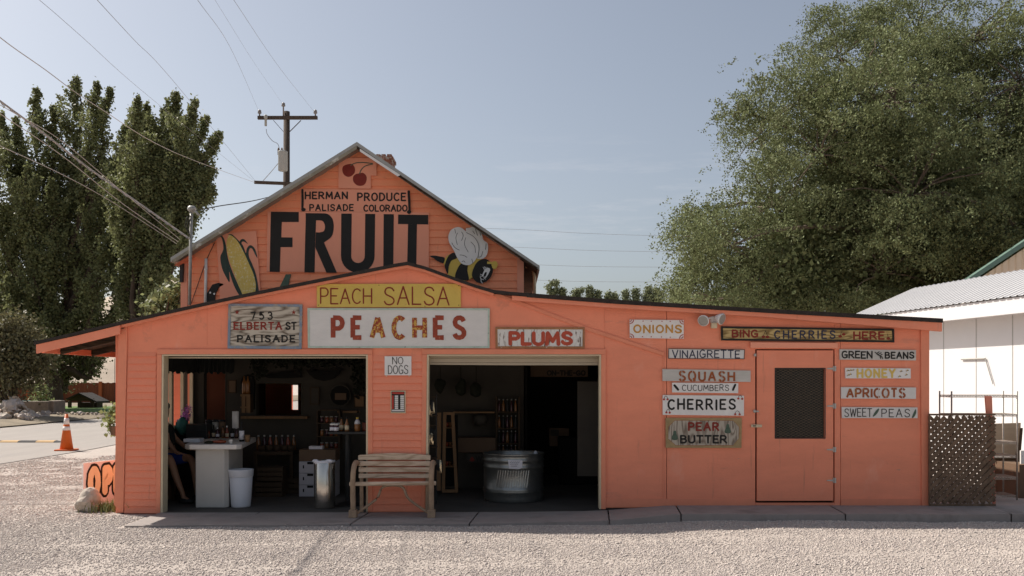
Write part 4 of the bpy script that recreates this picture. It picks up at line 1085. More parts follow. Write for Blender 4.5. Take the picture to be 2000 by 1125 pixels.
s = sgn('bing_cherries_sign', [(1408,637.2),(1746,642.2),(1746.6,668.8),(1408.2,665)], 'bing', 'long amber BING CHERRIES HERE board with black frame above the side door',
    [('BING', 1429, 1481.4, 643.6, 659.6, 3.3, dict(gap=.3)), ('HERE', 1666.4, 1728, 647, 663.6, 3.3, dict(gap=.32))], 'red', frame='sign_frame', fmat='black', fw=3.8)
letters(s, 'navy', [('CHERRIES', 1512, 1632, 645, 662, 2.8, dict(gap=.5))], W - .033)
def bc(mb, T):
    for x, y in ((1491,657.5),(1499,658),(1641,657),(1648,653),(1735,661)): spot(mb, x, y, 3.6, 2.6, T)
art(s, 'painted_cherry', 'red', bc)
art(s, 'painted_stem', 'black', lambda mb, T: [ribbon(mb, q, .8, T, 1) for q in ([(1491,656),(1495,646)], [(1499,656),(1495,646)], [(1641,655),(1644,648)], [(1733,652),(1735,659)])])
s = sgn('no_dogs_sign', [(751.2,695.8),(803.4,695.8),(803.4,733),(751.2,733)], 'white', 'small white NO DOGS card on the pillar between the bays',
    [('NO', 766, 787.6, 697, 711.6, 1.3, dict(gap=.22)), ('DOGS', 757.8, 797.4, 713.6, 730.8, 1.35, dict(gap=.22, jit=.04))], 'black')
art(s, 'card_clip', 'cream', lambda mb, T: [mb.add([T(x, 733), T(x+2, 733), T(x+2, 735.6), T(x, 735.6)], [(0,1,2,3)]) for x in (754, 798)])
s = sgn('price_card', [(763,763),(792,763),(792,807),(763,807)], 'cream', 'small framed black and red card with a grid of pale rows on the pillar', [], None)
def q4(mb, T, x0, x1, y0, y1, k=0): mb.add([T(x0, y0, k*.0005), T(x1, y0, k*.0005), T(x1, y1, k*.0005), T(x0, y1, k*.0005)], [(0,1,2,3)])
art(s, 'card_print', 'black', lambda mb, T: q4(mb, T, 764.6, 790.2, 764.8, 805), lift=.002)
def grid(mb, T):
    for i in range(7):
        q4(mb, T, 771, 777.6, 772.4 + i*3.9, 775.6 + i*3.9); q4(mb, T, 782, 789, 772.4 + i*3.9, 775.6 + i*3.9)
    q4(mb, T, 765.4, 789.4, 800.2, 803.4)
art(s, 'card_row', 'offwhite', grid)
art(s, 'card_heading', 'brightred', lambda mb, T: (q4(mb, T, 766, 789, 766, 769.6), q4(mb, T, 765, 769, 772.4, 799)))

# OPEN board beside the shop, running back along the porch
ob = thing('open_sign', (-6.14, 13.2, GZ), 'pink board with fat orange OPEN lettering behind the corner of the shop', 'sign')
def OP(u, h, lift=0): return Vector((-6.14 + .55*u + .83*lift, 13.2 + .835*u - .55*lift, GZ + h))
mb = MB(); n = Vector((.017, -.011, 0))
c = [OP(0, .02), OP(.82, .02), OP(.82, .65), OP(0, .63)]
mb.add(c + [p - n for p in c], [(0,1,2,3), (7,6,5,4), (0,4,5,1), (1,5,6,2), (2,6,7,3), (3,7,4,0)])
mb.build('panel', 'openboard', ob)
def bubble(w, k, d):
    mb = MB(); T = lambda a, b, l=0: OP(a*.70 - .01, b*1.05 - .01, .004 + d + l)
    o = arc(.25, .34, .085, .16, 90, 450, 26)
    ribbon(mb, o, w, T, k)
    ribbon(mb, [(.49, .20), (.49, .50)], w, T, k + 1); ribbon(mb, [(.49, .50)] + arc(.55, .42, .065, .085, 90, -90) + [(.50, .335)], w, T, k + 2)
    ribbon(mb, [(.74, .20), (.74, .50)], w, T, k); ribbon(mb, [(.74, .50), (.90, .50)], w, T, k+1); ribbon(mb, [(.74, .36), (.86, .36)], w, T, k+2); ribbon(mb, [(.74, .21), (.90, .21)], w, T, k+1)
    ribbon(mb, [(1.03, .20), (1.03, .50)], w, T, k); ribbon(mb, [(1.03, .50), (1.2, .21)], w, T, k+1); ribbon(mb, [(1.2, .20), (1.2, .50)], w, T, k+2)
    return mb
bubble(.19, 0, 0).build('letter_outline', 'black', ob)
bubble(.118, 0, .004).build('lettering', 'opengold', ob)

# ================================================================== THINGS IN FRONT OF THE SHOP
# floodlight
fl = thing('floodlight', U(1393, 630, W), 'white twin head floodlight with motion sensor mounted over the signs', 'lamp')
mb = MB(); mb.lathe([(.055, 0), (.055, .03), (.03, .045)], (0, 0, 0), 16); mb.v = [U(1394, 626, W) + Vector((p.x, -p.z, p.y)) for p in mb.v]
mb.tube([U(1384, 622, W-.06), U(1394, 619, W-.03), U(1404, 621, W-.06)], .016, 8); mb.build('base', 'white', fl, smooth=True)
def lamp(px, py, dx):
    mb = MB(); mb.lathe([(.02, -.10), (.045, -.075), (.07, -.02), (.078, 0), (.078, .012)], (0, 0, 0), 20)
    q = Vector((dx, -.75, -.35)).to_track_quat('Z', 'Y'); c = U(px, py, W - .13)
    mb.v = [c + q @ p for p in mb.v]; h = mb.build('lamp_head', 'white', fl, smooth=True)
    m2 = MB(); m2.lathe([(.0, .012), (.04, .016), (.068, .0135)], (0, 0, 0), 20, caps=False); m2.v = [c + q @ p for p in m2.v]; m2.build('lens', 'greymetal', h, smooth=True)
lamp(1374, 626, -.45); lamp(1409, 623, .75)
mb = MB(); mb.pxbox(1386, 1398, 631, 642, W, W - .10, W - .05); mb.build('sensor', 'cream', fl, bevel=.01)

# bench made of slats with bent wagon-wheel arms
bn = thing('garden_bench', (UX(768, 12.2), 12.2, -.05), 'rustic wooden slat bench with bent log arms between the two bays', 'bench')
YB = 12.42
mb = MB()
for i, (a, b) in enumerate(((889, 898), (900.5, 910), (912.5, 922), (925, 933.5))):
    yy = YB - .03*i*.6; l, r_ = 700 + (i > 1), 841 - (i > 1)
    if i == 0: mb.pxprism([(l, 889.5), (730, 886), (770, 884.6), (810, 886), (r_, 889.5), (r_, b), (l, b)], yy, yy - .022, yy)
    else: mb.pxbox(l, r_, a, b, yy, yy - .022, yy)
mb.build('backrest', 'bench', bn, bevel=.004)
mb = MB()
for i in range(4):
    y0 = 12.02 + i*.085; mb.box(UX(694, 12.1), UX(842, 12.1), y0, y0 + .07, .365 - i*.006, .39 - i*.006)
mb.build('seat', 'bench', bn, bevel=.004)
for x in (706, 836):
    mb = MB(); mb.bar(U(x, 888, YB + .02), Vector((UX(x, YB), 12.44, -.04)), .045, .04); mb.build('back_post', 'benchdark', bn)
for x in (692, 844):
    X = UX(x, 12.1)
    mb = MB(); pts = [(X, 12.37, .62), (X, 12.22, .645), (X, 12.08, .60), (X, 12.0, .50), (X, 11.985, .36), (X, 12.0, .12), (X, 12.03, -.045)]
    mb.tube(catmull([Vector(p) for p in pts], 5), .034, 10); mb.build('arm', 'benchdark', bn, smooth=True)
    mb = MB(); mb.box(X - .05, X + .05, 11.95, 12.07, -.052, .05); mb.build('foot', 'benchdark', bn, bevel=.008)
mb = MB(); mb.tube([(UX(684, 12.05), 12.0, .385), (UX(852, 12.05), 12.0, .395)], .028, 10); mb.build('front_rail', 'bench', bn, smooth=True)
mb = MB(); xa, xb = UX(694, 12.1), UX(842, 12.1); xm = (xa + xb) / 2
mb.tube(catmull([Vector((xa, 12.04, -.02)), Vector((xa + .28, 12.04, .18)), Vector((xm - .12, 12.03, .345)), Vector((xm + .12, 12.03, .345)), Vector((xb - .28, 12.04, .18)), Vector((xb, 12.04, -.02))], 6), .017, 8); mb.build('arched_brace', 'benchdark', bn, smooth=True)

# traffic cone at the road edge
yc = GY(880)
cone = thing('traffic_cone', (UX(130, yc), yc, GZ), 'orange traffic cone with two white bands at the edge of the road', 'cone')
x, y = UX(130, yc), yc
def rc(z): return .165 + (.036 - .165) * z / .92
def band(z0, z1, name, mat, e=0):
    MB().lathe([(rc(z0) + e, z0 + .03), (rc(z1) + e, z1 + .03)], (x + .01*0, y, GZ), 24).build(name, mat, cone, smooth=True)
band(.0, .92, 'cone_body', 'orange'); band(.50, .60, 'band', 'conewhite', .003); band(.655, .82, 'band', 'conewhite', .003)
mb = MB(); mb.prism([(x-.23, GZ + .004), (x+.23, GZ + .004), (x+.22, GZ + .04), (x-.22, GZ + .04)], y - .22, y + .22); mb.build('base', 'orange', cone, bevel=.01)
# speed bump
yb = GY(864); sb = thing('speed_bump', (-16.4, yb, GZ), 'black and faded yellow rubber speed bump across the road', 'speed bump')
x1 = UX(120, yb); k = 0
while x1 > -19.4:
    w = .16 if k == 0 else .53
    mb = MB(); h = .055; e = .06 if k == 0 else 0
    prof = [(-.17, .004), (-.13, h*.7), (-.05, h), (.05, h), (.13, h*.7), (.17, .004)]
    vs = [(x1, yb + a, GZ + .004 + b * (.25 if k == 0 else 1)) for a, b in prof] + [(x1 - w + .004, yb + a, GZ + .004 + b) for a, b in prof]
    mb.add(vs, [(i, i+1, i+7, i+6) for i in range(5)] + [tuple(range(6))[::-1], tuple(range(6, 12))])
    mb.build('segment', 'rubber' if k % 2 == 0 else 'bumpyellow', sb); x1 -= w; k += 1
# rock and grass at the corner
yr = GY(1000); mb = MB(); mb.blob((UX(176, yr), yr, GZ + .11), .15, .12, .15, .30, 3, 11)
tag(mb.build('rock', 'rock', smooth=False), 'pale angular boulder in front of the OPEN board', 'rock')
def tuft(name, cx, cy, z, rx, ry, n, h, mat, label, cat='plant', seed=1):
    g = np.random.default_rng(seed)
    bx = cx + g.normal(0, rx, n); by = cy + g.normal(0, ry, n)
    a = g.random(n) * 6.28; hh = h * g.uniform(.5, 1.1, n); ln = g.uniform(.1, .8, n) * hh
    w = .004 + .003 * g.random(n)
    p = np.stack([bx, by, np.full(n, z)], 1)
    d = np.stack([np.cos(a), np.sin(a), np.zeros(n)], 1); s_ = np.stack([-np.sin(a), np.cos(a), np.zeros(n)], 1) * w[:, None]
    m_ = p + d * (ln*.35)[:, None] + np.array([0, 0, 1]) * (hh*.6)[:, None]
    t_ = p + d * ln[:, None] + np.array([0, 0, 1]) * hh[:, None]
    v = np.stack([p - s_, p + s_, m_ + s_*.8, m_ - s_*.8, t_ + s_*.1, t_ - s_*.1], 1).reshape(-1, 3)
    f = (np.array([[0,1,2,3],[3,2,4,5]])[None] + (np.arange(n)*6)[:, None, None]).reshape(-1, 4)
    return tag(raw(name, v, f, mat, origin=(cx, cy, z)), label, cat)
yt = GY(1002); tuft('grass_tuft', UX(218, yt), yt + .1, GZ, .16, .09, 420, .17, 'grass', 'dry green grass tuft at the foot of the shop corner')
# hanging leafy plant beyond the corner
def leafcloud(c, sg, n, size, seed, droop=0.0, aspect=.6):
    """n leaves as folded diamonds round the points c (k,3), spread sg (k,3)"""
    g = np.random.default_rng(seed); k = len(c)
    idx = g.integers(0, k, n)
    p = c[idx] + g.normal(0, 1, (n, 3)) * sg[idx]
    d = g.normal(0, 1, (n, 3)); d[:, 2] -= droop; d /= np.linalg.norm(d, axis=1)[:, None]
    r_ = g.normal(0, 1, (n, 3)); s_ = np.cross(d, r_); s_ /= np.linalg.norm(s_, axis=1)[:, None] + 1e-9
    L_ = (size * g.uniform(.6, 1.35, n))[:, None]
    v = np.stack([p - d*L_*.5, p + s_*L_*aspect*.5 - d*L_*.08, p + d*L_*.5, p - s_*L_*aspect*.5 - d*L_*.08], 1).reshape(-1, 3)
    f = np.arange(n*4).reshape(-1, 4)
    return v, f
yp = 14.6; px_ = thing('hanging_plant', U(216, 850, yp), 'pale green leafy plant in a hanging pot behind the shop corner', 'plant')
v, f = leafcloud(np.array([U(218 + a, 800 + b, yp) for a, b in ((0,0),(4,10),(-3,22),(2,35),(-5,30),(3,48),(8,20),(-7,14),(4,-6))]), np.full((9, 3), .055), 150, .075, 5, .2, .85)
raw('foliage', v, f, 'leaf_pale', px_, origin=U(216, 820, yp))
mb = MB(); mb.lathe([(.08, 0), (.105, .13), (.11, .14)], U(227, 850, yp), 16); mb.build('pot', 'brownbox', px_)
mb = MB(); mb.tube([U(224, 836, yp), U(224, 700, yp)], .004, 5); mb.build('hanger', 'wire', px_)

# lattice, shelf, plank and boards at the right end
YL = 12.42
lat = thing('lattice_panel', U(1880, 987, YL), 'dark brown diagonal lattice panel leaning beside the right end of the shop', 'lattice')
def latt(name, sg, st, w, y0, seed):
    mb = MB(); rr = random.Random(seed); x0, x1, yt, yb_ = 1816, 1943, 809, 987
    c = yt - 260
    while c < yb_ + 260:
        c += st * rr.uniform(.94, 1.06)
        pts = []
        for t in range(0, 121):
            X_ = x0 + (x1 - x0)*t/120; Yp = c + sg*(X_ - x0)*1.0
            if yt + w*.6 <= Yp <= yb_ - w*.6: pts.append((X_, Yp))
        if len(pts) > 6: mb.bar(U(*pts[0], y0), U(*pts[-1], y0), w / F * y0, .011, Vector((0, 1, 0)))
    return mb.build(name, 'lattice', lat)
latt('front_slats', -1, 14.0, 8.0, YL, 2); latt('back_slats', 1, 12.6, 6.0, YL + .014, 3)
mb = MB()
for a, b, c, e in ((1815, 1943.5, 808, 811.5), (1815, 1944, 984, 988)): mb.pxbox(a, b, c, e, YL, YL - .012, YL + .025)
mb.pxprism([(1814.6, 811.6), (1816.6, 811.6), (1816.6, 983.8), (1814.6, 983.8)], YL, YL - .012, YL + .025)
mb.build('frame', 'lattice', lat)
mb = MB(); mb.pxprism([(1924.6, 773), (1937.6, 773.6), (1945, 987), (1941, 987)], 12.5, 12.5, 12.53)
tag(mb.build('plank', 'plank'), 'narrow coral painted plank standing between the lattice and the wire shelf', 'plank')
# wire shelving, receding to the right
ws = thing('wire_shelf', U(1925, 985, 13.4), 'rusty chrome wire shelving unit without goods in front of the white building', 'shelf')
A, B_ = U(1858.5, 770, 13.5), U(1986.5, 775, 13.5); D_ = Vector((.02, .42, 0))
posts = [A, B_, A + D_, B_ + D_]
for p in posts:
    mb = MB(); mb.tube([(p.x, p.y, -.02), (p.x, p.y, CH + (HZ - 764)/F*13.5)], .0125, 8); mb.build('post', 'shelfwire', ws, smooth=True)
for row in (772, 809, 863, 890, 932, 968):
    z = UZ(row, 13.5); mb = MB()
    for a, b in ((A, B_), (B_, B_ + D_), (B_ + D_, A + D_), (A + D_, A)):
        mb.bar((a.x, a.y, z), (b.x, b.y, z), .007, .007); mb.bar((a.x, a.y, z - .03), (b.x, b.y, z - .03), .006, .006)
        nn = int((b - a).length / .04)
        for i in range(nn):
            p, q = a.lerp(b, i/nn), a.lerp(b, (i+.5)/nn); r_ = a.lerp(b, (i+1)/nn)
            mb.bar((p.x, p.y, z), (q.x, q.y, z - .03), .004, .004); mb.bar((q.x, q.y, z - .03), (r_.x, r_.y, z), .004, .004)
    for i in range(1, 34):
        p = A.lerp(B_, i/34); mb.bar((p.x, p.y, z), (p.x + D_.x, p.y + D_.y, z), .004, .004)
    mb.build('shelf', 'shelfwire', ws)
def panel(name, mat, pts, Y, th, label, cat, tilt=.0):
    mb = MB(); mb.pxprism(pts, Y, Y, Y + th); 
    z0 = min(p.z for p in mb.v); mb.v = [p + Vector((0, (p.z - z0)*tilt, 0)) for p in mb.v]
    return tag(mb.build(name, mat), label, cat)
panel('plywood_sheet', 'plywood', [(1930, 828), (1996, 826), (1992, 892), (1932, 892)], 14.6, .02, 'pale plywood sheet leaning behind the wire shelf', 'board', .06)
panel('dark_board', 'darkwood', [(1920, 893), (2010, 893), (2010, 984), (1920, 984)], 14.7, .05, 'dark brown board low behind the wire shelf', 'board')
panel('dark_crate', 'brownbox', [(1991, 908), (2120, 908), (2120, 985), (1991, 985)], 13.9, .7, 'dark brown wooden crate at the right edge of the photo', 'crate')
panel('foam_sheet', 'white', [(1994, 880), (2080, 878), (2080, 907), (1994, 906)], 13.9, .03, 'white sheet lying on the dark crate at the right edge', 'board')
panel('dark_post', 'darkwood', [(1992, 836), (1998, 836), (1986, 982), (1978, 982)], 14.45, .05, 'dark leaning plank behind the right post of the wire shelf', 'plank')

# ================================================================== INSIDE THE LEFT BAY
ct = thing('counter', (UX(425, 13.3), 13.3, -.06), 'white painted counter with thick pale top just inside the left bay', 'counter')
def PY(px, Y): return (UX(px, Y), Y)
def zprism(mb, pts, z0, z1):
    a = sum(pts[i][0]*pts[(i+1) % len(pts)][1] - pts[(i+1) % len(pts)][0]*pts[i][1] for i in range(len(pts)))
    if a < 0: pts = pts[::-1]
    n = len(pts); return mb.add([(x, y, z0) for x, y in pts] + [(x, y, z1) for x, y in pts], [tuple(reversed(range(n))), tuple(range(n, 2*n))] + [(i, (i+1) % n, n + (i+1) % n, n+i) for i in range(n)])
mb = MB(); zprism(mb, [PY(382, 13.0), PY(438, 13.0), PY(447, 13.06), PY(474, 14.0), PY(410, 14.0)], -.06, .80); mb.build('base', 'counter', ct, bevel=.008)
zt = UZ(868, 12.93)
mb = MB(); zprism(mb, [PY(370, 12.9), PY(462, 12.9), PY(472, 12.98), PY(500, 14.55), PY(395, 14.55), PY(361, 13.02)], zt - .07, zt); mb.build('top', 'countertop', ct, bevel=.012)
cz = zt
def lathe_thing(name, x, y, z, prof, mat, label, cat, group=None, n=18, extra=()):
    """thing on a surface: first profile is the body, extras (name, prof, mat) are its parts"""
    o = MB().lathe(prof, (x, y, z), n).build(name, mat, None, True, origin=(x, y, z))
    tag(o, label, cat, group)
    for nm, pf, m_ in extra: MB().lathe(pf, (x, y, z), n).build(nm, m_, o, True, origin=(x, y, z))
    return o
bot = [(.030, 0), (.036, .01), (.036, .17), (.03, .20), (.013, .235), (.013, .29)]
lathe_thing('wine_bottle', UX(472, 13.55), 13.55, cz, bot, 'black', 'dark bottle with a white label on the counter', 'bottle', extra=[('label', [(.0372, .03), (.0372, .16)], 'paper'), ('cap', [(.0145, .255), (.0145, .292)], 'darkmetal')])
lathe_thing('wooden_cup', UX(483, 13.5), 13.5, cz, [(.035, 0), (.04, .10), (.034, .10), (.03, .02)], 'inwood', 'small brown wooden cup beside the labelled bottle', 'cup')
lathe_thing('paper_cup', UX(451, 13.05), 13.05, cz, [(.022, 0), (.028, .06), (.03, .062), (.026, .06)], 'white', 'tiny white paper cup on the near edge of the counter', 'cup')
lathe_thing('paper_roll', UX(460, 14.3), 14.3, cz + .16, [(.05, 0), (.05, .26)], 'white', 'white paper towel roll standing behind the counter', 'paper roll')
for i, x in enumerate((394, 407, 420)):
    lathe_thing('canister', UX(x + 14, 14.5), 14.5, cz + .12, [(.055, 0), (.055, .13)], ('darkmetal', 'greymetal', 'brownbox')[i], ('black canister', 'grey metal canister', 'brown canister')[i] + ' at the back of the counter under the window', 'canister', 'canisters behind the counter', extra=[('lid', [(.057, .13), (.057, .155), (.02, .165)], 'darkmetal')])
mb = MB(); mb.box(UX(363, 14.2), UX(404, 14.2), 14.2, 14.5, cz, cz + .22); mb.box(UX(366, 14.2), UX(400, 14.2), 14.18, 14.199, cz + .10, cz + .115)
reg = mb.build('cash_register', 'darkmetal', bevel=.02); tag(reg, 'dark grey cash register on the left end of the counter', 'cash register')
mb = MB(); mb.box(UX(360, 13.4), UX(392, 13.4), 13.35, 13.55, cz, cz + .055); tag(mb.build('card_tray', 'plastic', bevel=.01), 'low pale tray of papers on the counter', 'tray')
mb = MB(); mb.blob((UX(428, 13.1), 13.1, cz + .025), .10, .05, .03, .2, 2, 4); tag(mb.build('snack_bag', 'salsa', smooth=True), 'flat red snack bag lying on the counter top', 'bag')
mb = MB(); mb.blob((UX(408, 13.05), 13.06, cz + .02), .06, .04, .025, .2, 2, 8); tag(mb.build('snack_bag', 'vine', smooth=True), 'small green snack bag lying on the counter top', 'bag')
mb = MB(); mb.blob((UX(357, 14.55), 14.5, 1.00), .10, .08, .16, .15, 2, 5); tag(mb.build('teal_jug', 'teal', smooth=True), 'dark teal jug beside the pink flowers', 'jug')
fl_ = thing('pink_flowers', U(364, 815, 14.7), 'bunch of bright pink flowers by the side window', 'flowers')
v, f = leafcloud(np.array([U(363 + a, 806 + b, 14.7) for a, b in ((0,0),(3,6),(-4,10),(5,-8),(-7,14),(2,16))]), np.full((6, 3), .03), 260, .035, 8, 0, .8)
raw('petals', v, f, 'pinkflower', fl_, origin=U(364, 805, 14.7))
mb = MB(); mb.tube([U(366, 840, 14.7), U(362, 815, 14.7)], .008, 6); mb.build('stem', 'vine', fl_)
# valance of dark cloth
mb = MB(); n = 60
for i in range(n):
    def pt(k, z):
        t = k / n
        if t < .5: x, y = xL + .16, 13.9 + (15.3 - 13.9) * t * 2
        else: x, y = xL + .16 + (UX(458, 15.35) - xL - .16) * (t - .5) * 2, 15.35
        w = .025 * math.sin(k * 1.9); return (x + (w if t < .5 else 0), y - (0 if t < .5 else w), z)
    zb = 1.86 + .02*math.sin(i*1.3); zb2 = 1.86 + .02*math.sin((i+1)*1.3)
    mb.add([pt(i, zb), pt(i+1, zb2), pt(i+1, 2.2), pt(i, 2.2)], [(0,1,2,3)])
tag(mb.build('valance', 'cloth', smooth=True), 'dark gathered cloth valance hanging over the windows inside the left bay', 'curtain')
# white bins
def bin_(name, x, y, z, h, rt, rb, mat, label, cat, lip=True, n=28, group=None):
    o = thing(name, (x, y, z), label, cat, group)
    MB().lathe([(rb*.97, 0), (rb, .015), (rt, h), (rt*.94, h), (rb*.9, .03)], (x, y, z), n).build('body', mat, o, True)
    if lip: MB().lathe([(rt*.97, h*.80), (rt*1.0, h*.82), (rt*1.04, h - .012), (rt*1.05, h), (rt*.98, h + .003)], (x, y, z), n, False).build('rim', mat, o, True)
    return o
bin_('waste_bin', UX(470, 13.1), 13.12, -.06, .53, .168, .135, 'plastic', 'white plastic waste bin standing beside the counter', 'bin')
bin_('waste_bin', UX(326, 14.0), 14.0, -.06, .42, .15, .12, 'brownbox', 'dark waste bin in the shade behind the left door jamb', 'bin')
bw = thing('steel_bin', (UX(634, 12.95), 12.95, -.06), 'tall brushed steel waste bin with a white bag at its rim', 'bin')
x, y = UX(634, 12.98), 12.98
MB().lathe([(.142, .0), (.147, .02), (.147, .655), (.138, .67), (.13, .655), (.13, .5)], (x, y, -.06), 40).build('body', 'steel', bw, True)
mb = MB(); mb.blob((x - .10, y - .09, .60), .045, .04, .03, .3, 2, 3); mb.blob((x + .09, y - .10, .605), .04, .035, .025, .3, 2, 9); mb.lathe([(.151, .645), (.151, .668), (.13, .672)], (x, y, -.06), 32, False); mb.build('bag', 'paper', bw, True)
# stack of cartons
for i in range(4):
    z0 = -.06 + .182*i; Y = 14.25
    o = MB().box(UX(584, Y), UX(655, Y), Y, Y + .36, z0, z0 + .178).build('carton', 'carton' if i < 3 else 'brownbox', bevel=.004)
    tag(o, ('bottom white carton of the stack behind the steel bin', 'second white carton from the floor behind the steel bin', 'third white carton from the floor behind the steel bin', 'brown carton on top of the white stack behind the steel bin')[i], 'carton', 'stacked cartons')
    if i < 3:
        mb = MB(); mb.box(UX(600, Y), UX(612, Y), Y - .004, Y - .0005, z0 + .135, z0 + .172); mb.build('handle_slot', 'indark', o)
        mb = MB(); mb.box(UX(591.5, Y), UX(594, Y), Y - .004, Y - .0005, z0 + .07, z0 + .12); mb.build('handle_slot', 'indark', o)
mb = MB(); mb.box(UX(604, 14.3), UX(630, 14.3), 14.28, 14.42, .67, .715); tag(mb.build('leaflet_tray', 'paper'), 'small white leaflet tray on top of the brown carton', 'tray')
# high black table with jars
tb = thing('high_table', (UX(690, 13.3), 13.3, -.06), 'high black table at the right of the left bay', 'table')
zt2 = UZ(843, 13.1)
mb = MB(); mb.box(UX(642, 13.1), UX(722, 13.1), 13.05, 13.7, zt2 - .035, zt2); mb.build('top', 'darkmetal', tb, bevel=.006)
mb = MB(); mb.tube([(UX(678, 13.3), 13.35, -.04), (UX(678, 13.3), 13.35, zt2 - .036)], .04, 12); mb.build('pedestal', 'darkmetal', tb)
mb = MB(); mb.lathe([(.25, 0), (.25, .012), (.05, .05)], (UX(678, 13.3), 13.35, -.06), 24); mb.build('base', 'darkmetal', tb)
jp = [(.03, 0), (.036, .008), (.036, .075), (.030, .09)]
jx_ = [(649, 13.15, 'dark jam jar with a white label, leftmost on the high table'), (656.5, 13.12, 'jam jar with a square white label beside the leftmost jar'), (651, 13.4, 'jam jar standing behind the leftmost jar on the high table'), (661, 13.35, 'jam jar with a white lid at the back of the high table')]
for px, y, lb in jx_:
    lathe_thing('jam_jar', UX(px, y), y, zt2 + .001, jp, 'jar', lb, 'jar', 'jars on the high table', extra=[('label', [(.0368, .012), (.0368, .06)], 'paper'), ('lid', [(.034, .09), (.034, .108), (.01, .11)], 'white')])
for px, y, lb in ((667, 13.25, 'amber sauce bottle with a pale label beside the jam jars'), (677.5, 13.15, 'amber sauce bottle with a cream label in front, middle of the high table')):
    lathe_thing('sauce_bottle', UX(px, y), y, zt2 + .001, [(.028, 0), (.032, .01), (.032, .10), (.012, .15), (.012, .19)], 'amber', lb, 'bottle', 'sauce bottles on the high table', extra=[('label', [(.0327, .02), (.0327, .085)], 'cream'), ('cap', [(.014, .175), (.014, .20)], 'darkmetal')])
lathe_thing('syrup_jug', UX(698, 13.15), 13.15, zt2 + .001, [(.035, 0), (.042, .01), (.042, .10), (.034, .14), (.018, .17), (.018, .19)], 'amber', 'brown syrup jug with a yellow cap on the high table', 'jug', extra=[('collar', [(.043, .105), (.036, .142), (.02, .17)], 'plastic'), ('cap', [(.02, .178), (.02, .20)], 'beeyellow')])
lathe_thing('sauce_jar', UX(712, 13.25), 13.25, zt2 + .001, [(.03, 0), (.034, .01), (.034, .11), (.025, .12)], 'salsa', 'red sauce jar at the right end of the high table', 'jar', extra=[('lid', [(.028, .12), (.028, .14)], 'darkmetal')])
# things on the back wall: saw, boat shaped hanger, vines, clock, crate, displays
YB2 = 15.4
mb = MB(); mb.pxprism([(517, 735), (530, 730), (560, 727), (590, 723), (592, 737), (560, 739), (525, 738.5)], YB2, YB2 - .05, YB2 - .03)
tag(mb.build('hand_saw', 'indark'), 'long dark tapering hand saw on the back wall above the opening', 'saw')
hb_ = thing('hanging_basket', U(635, 740, YB2), 'dark crescent shaped trough hung by a rope on the back wall', 'basket')
mb = MB(); mb.pxprism([(601, 722), (615, 725), (635, 726), (655, 723), (669, 720), (664, 731), (652, 740), (635, 744.5), (618, 740), (607, 731)], YB2, YB2 - .14, YB2 - .03); mb.build('body', 'indark', hb_)
mb = MB(); mb.tube([U(605, 722, YB2 - .08), U(635, 702, YB2 - .05), U(665, 720, YB2 - .08)], .009, 6); mb.build('rope', 'indark', hb_)
vp = [(497 + 6*i, 704 + 3*math.sin(i*.9)) for i in range(34)] + [(700 + 2*math.sin(i), 708 + 6*i) for i in range(11)] + [(505 + 4*math.sin(i*2), 708 + 5*i) for i in range(6)] + [(578, 706 + 4*i) for i in range(3)]
v, f = leafcloud(np.array([U(a, b, 15.2) for a, b in vp]), np.full((len(vp), 3), .05), 800, .075, 12, .5, .7)
vg = raw('vine_garland', v, f, 'vine', origin=U(540, 715, 15.2))
mb = MB(); mb.tube([U(a, b, 15.22) for a, b in ((497,703),(530,702),(600,701),(680,703),(703,712),(705,750),(700,768))], .008, 5); mb.build('stem', 'vine', vg)
tag(vg, 'dark leafy vine garland hung along the top of the back wall', 'garland')
ck = MB(); ck.disc((UX(664, 15.3), UZ(772, 15.3)), .165, 15.33, 15.36, 32); o = ck.build('wall_plate', 'indark'); tag(o, 'large round dim plate hanging on the back wall right of the opening', 'plate')
mb = MB(); ri = []
mb.tube([(UX(664, 15.3) + .172*math.cos(t*math.pi/18), 15.325, UZ(772, 15.3) + .172*math.sin(t*math.pi/18)) for t in range(37)], .011, 6, False); mb.build('rim', 'inwall', o)
mb = MB(); mb.pxbox(654, 676, 768, 781, 15.3, 15.31, 15.328); mb.build('emblem', 'brownbox', o)
oc_ = thing('orange_crate', U(480, 800, 14.9), 'upright pale wooden crate holding bottles at the back of the left bay', 'crate')
mb = MB()
for a, b in ((472, 479), (481, 488.5)): mb.pxbox(a, b, 772, 806, 14.9, 14.9, 14.915)
for a, b in ((770, 774), (794, 797)): mb.pxbox(470, 489, a, b, 14.9, 14.88, 14.897)
mb.build('slats', 'inwood', oc_)
mb = MB(); mb.pxbox(472, 488, 770, 806, 14.9, 14.918, 15.1); mb.build('box', 'darkwood', oc_)
for i, px in enumerate((477, 484)):
    lathe_thing('tall_bottle', UX(px, 15), 15.0, UZ(770, 14.9), bot, 'amber', ('left', 'right')[i] + ' one of two amber bottles standing on the pale crate', 'bottle', 'bottles on the pale crate')
mb = MB(); mb.pxprism([(472, 775), (470, 745), (474, 735), (483, 731), (492, 735), (496, 745), (495, 800), (472, 800)], 15.2, 15.2, 15.3); tag(mb.build('arched_cabinet', 'indark'), 'dark arch topped cabinet behind the pale crate', 'cabinet')
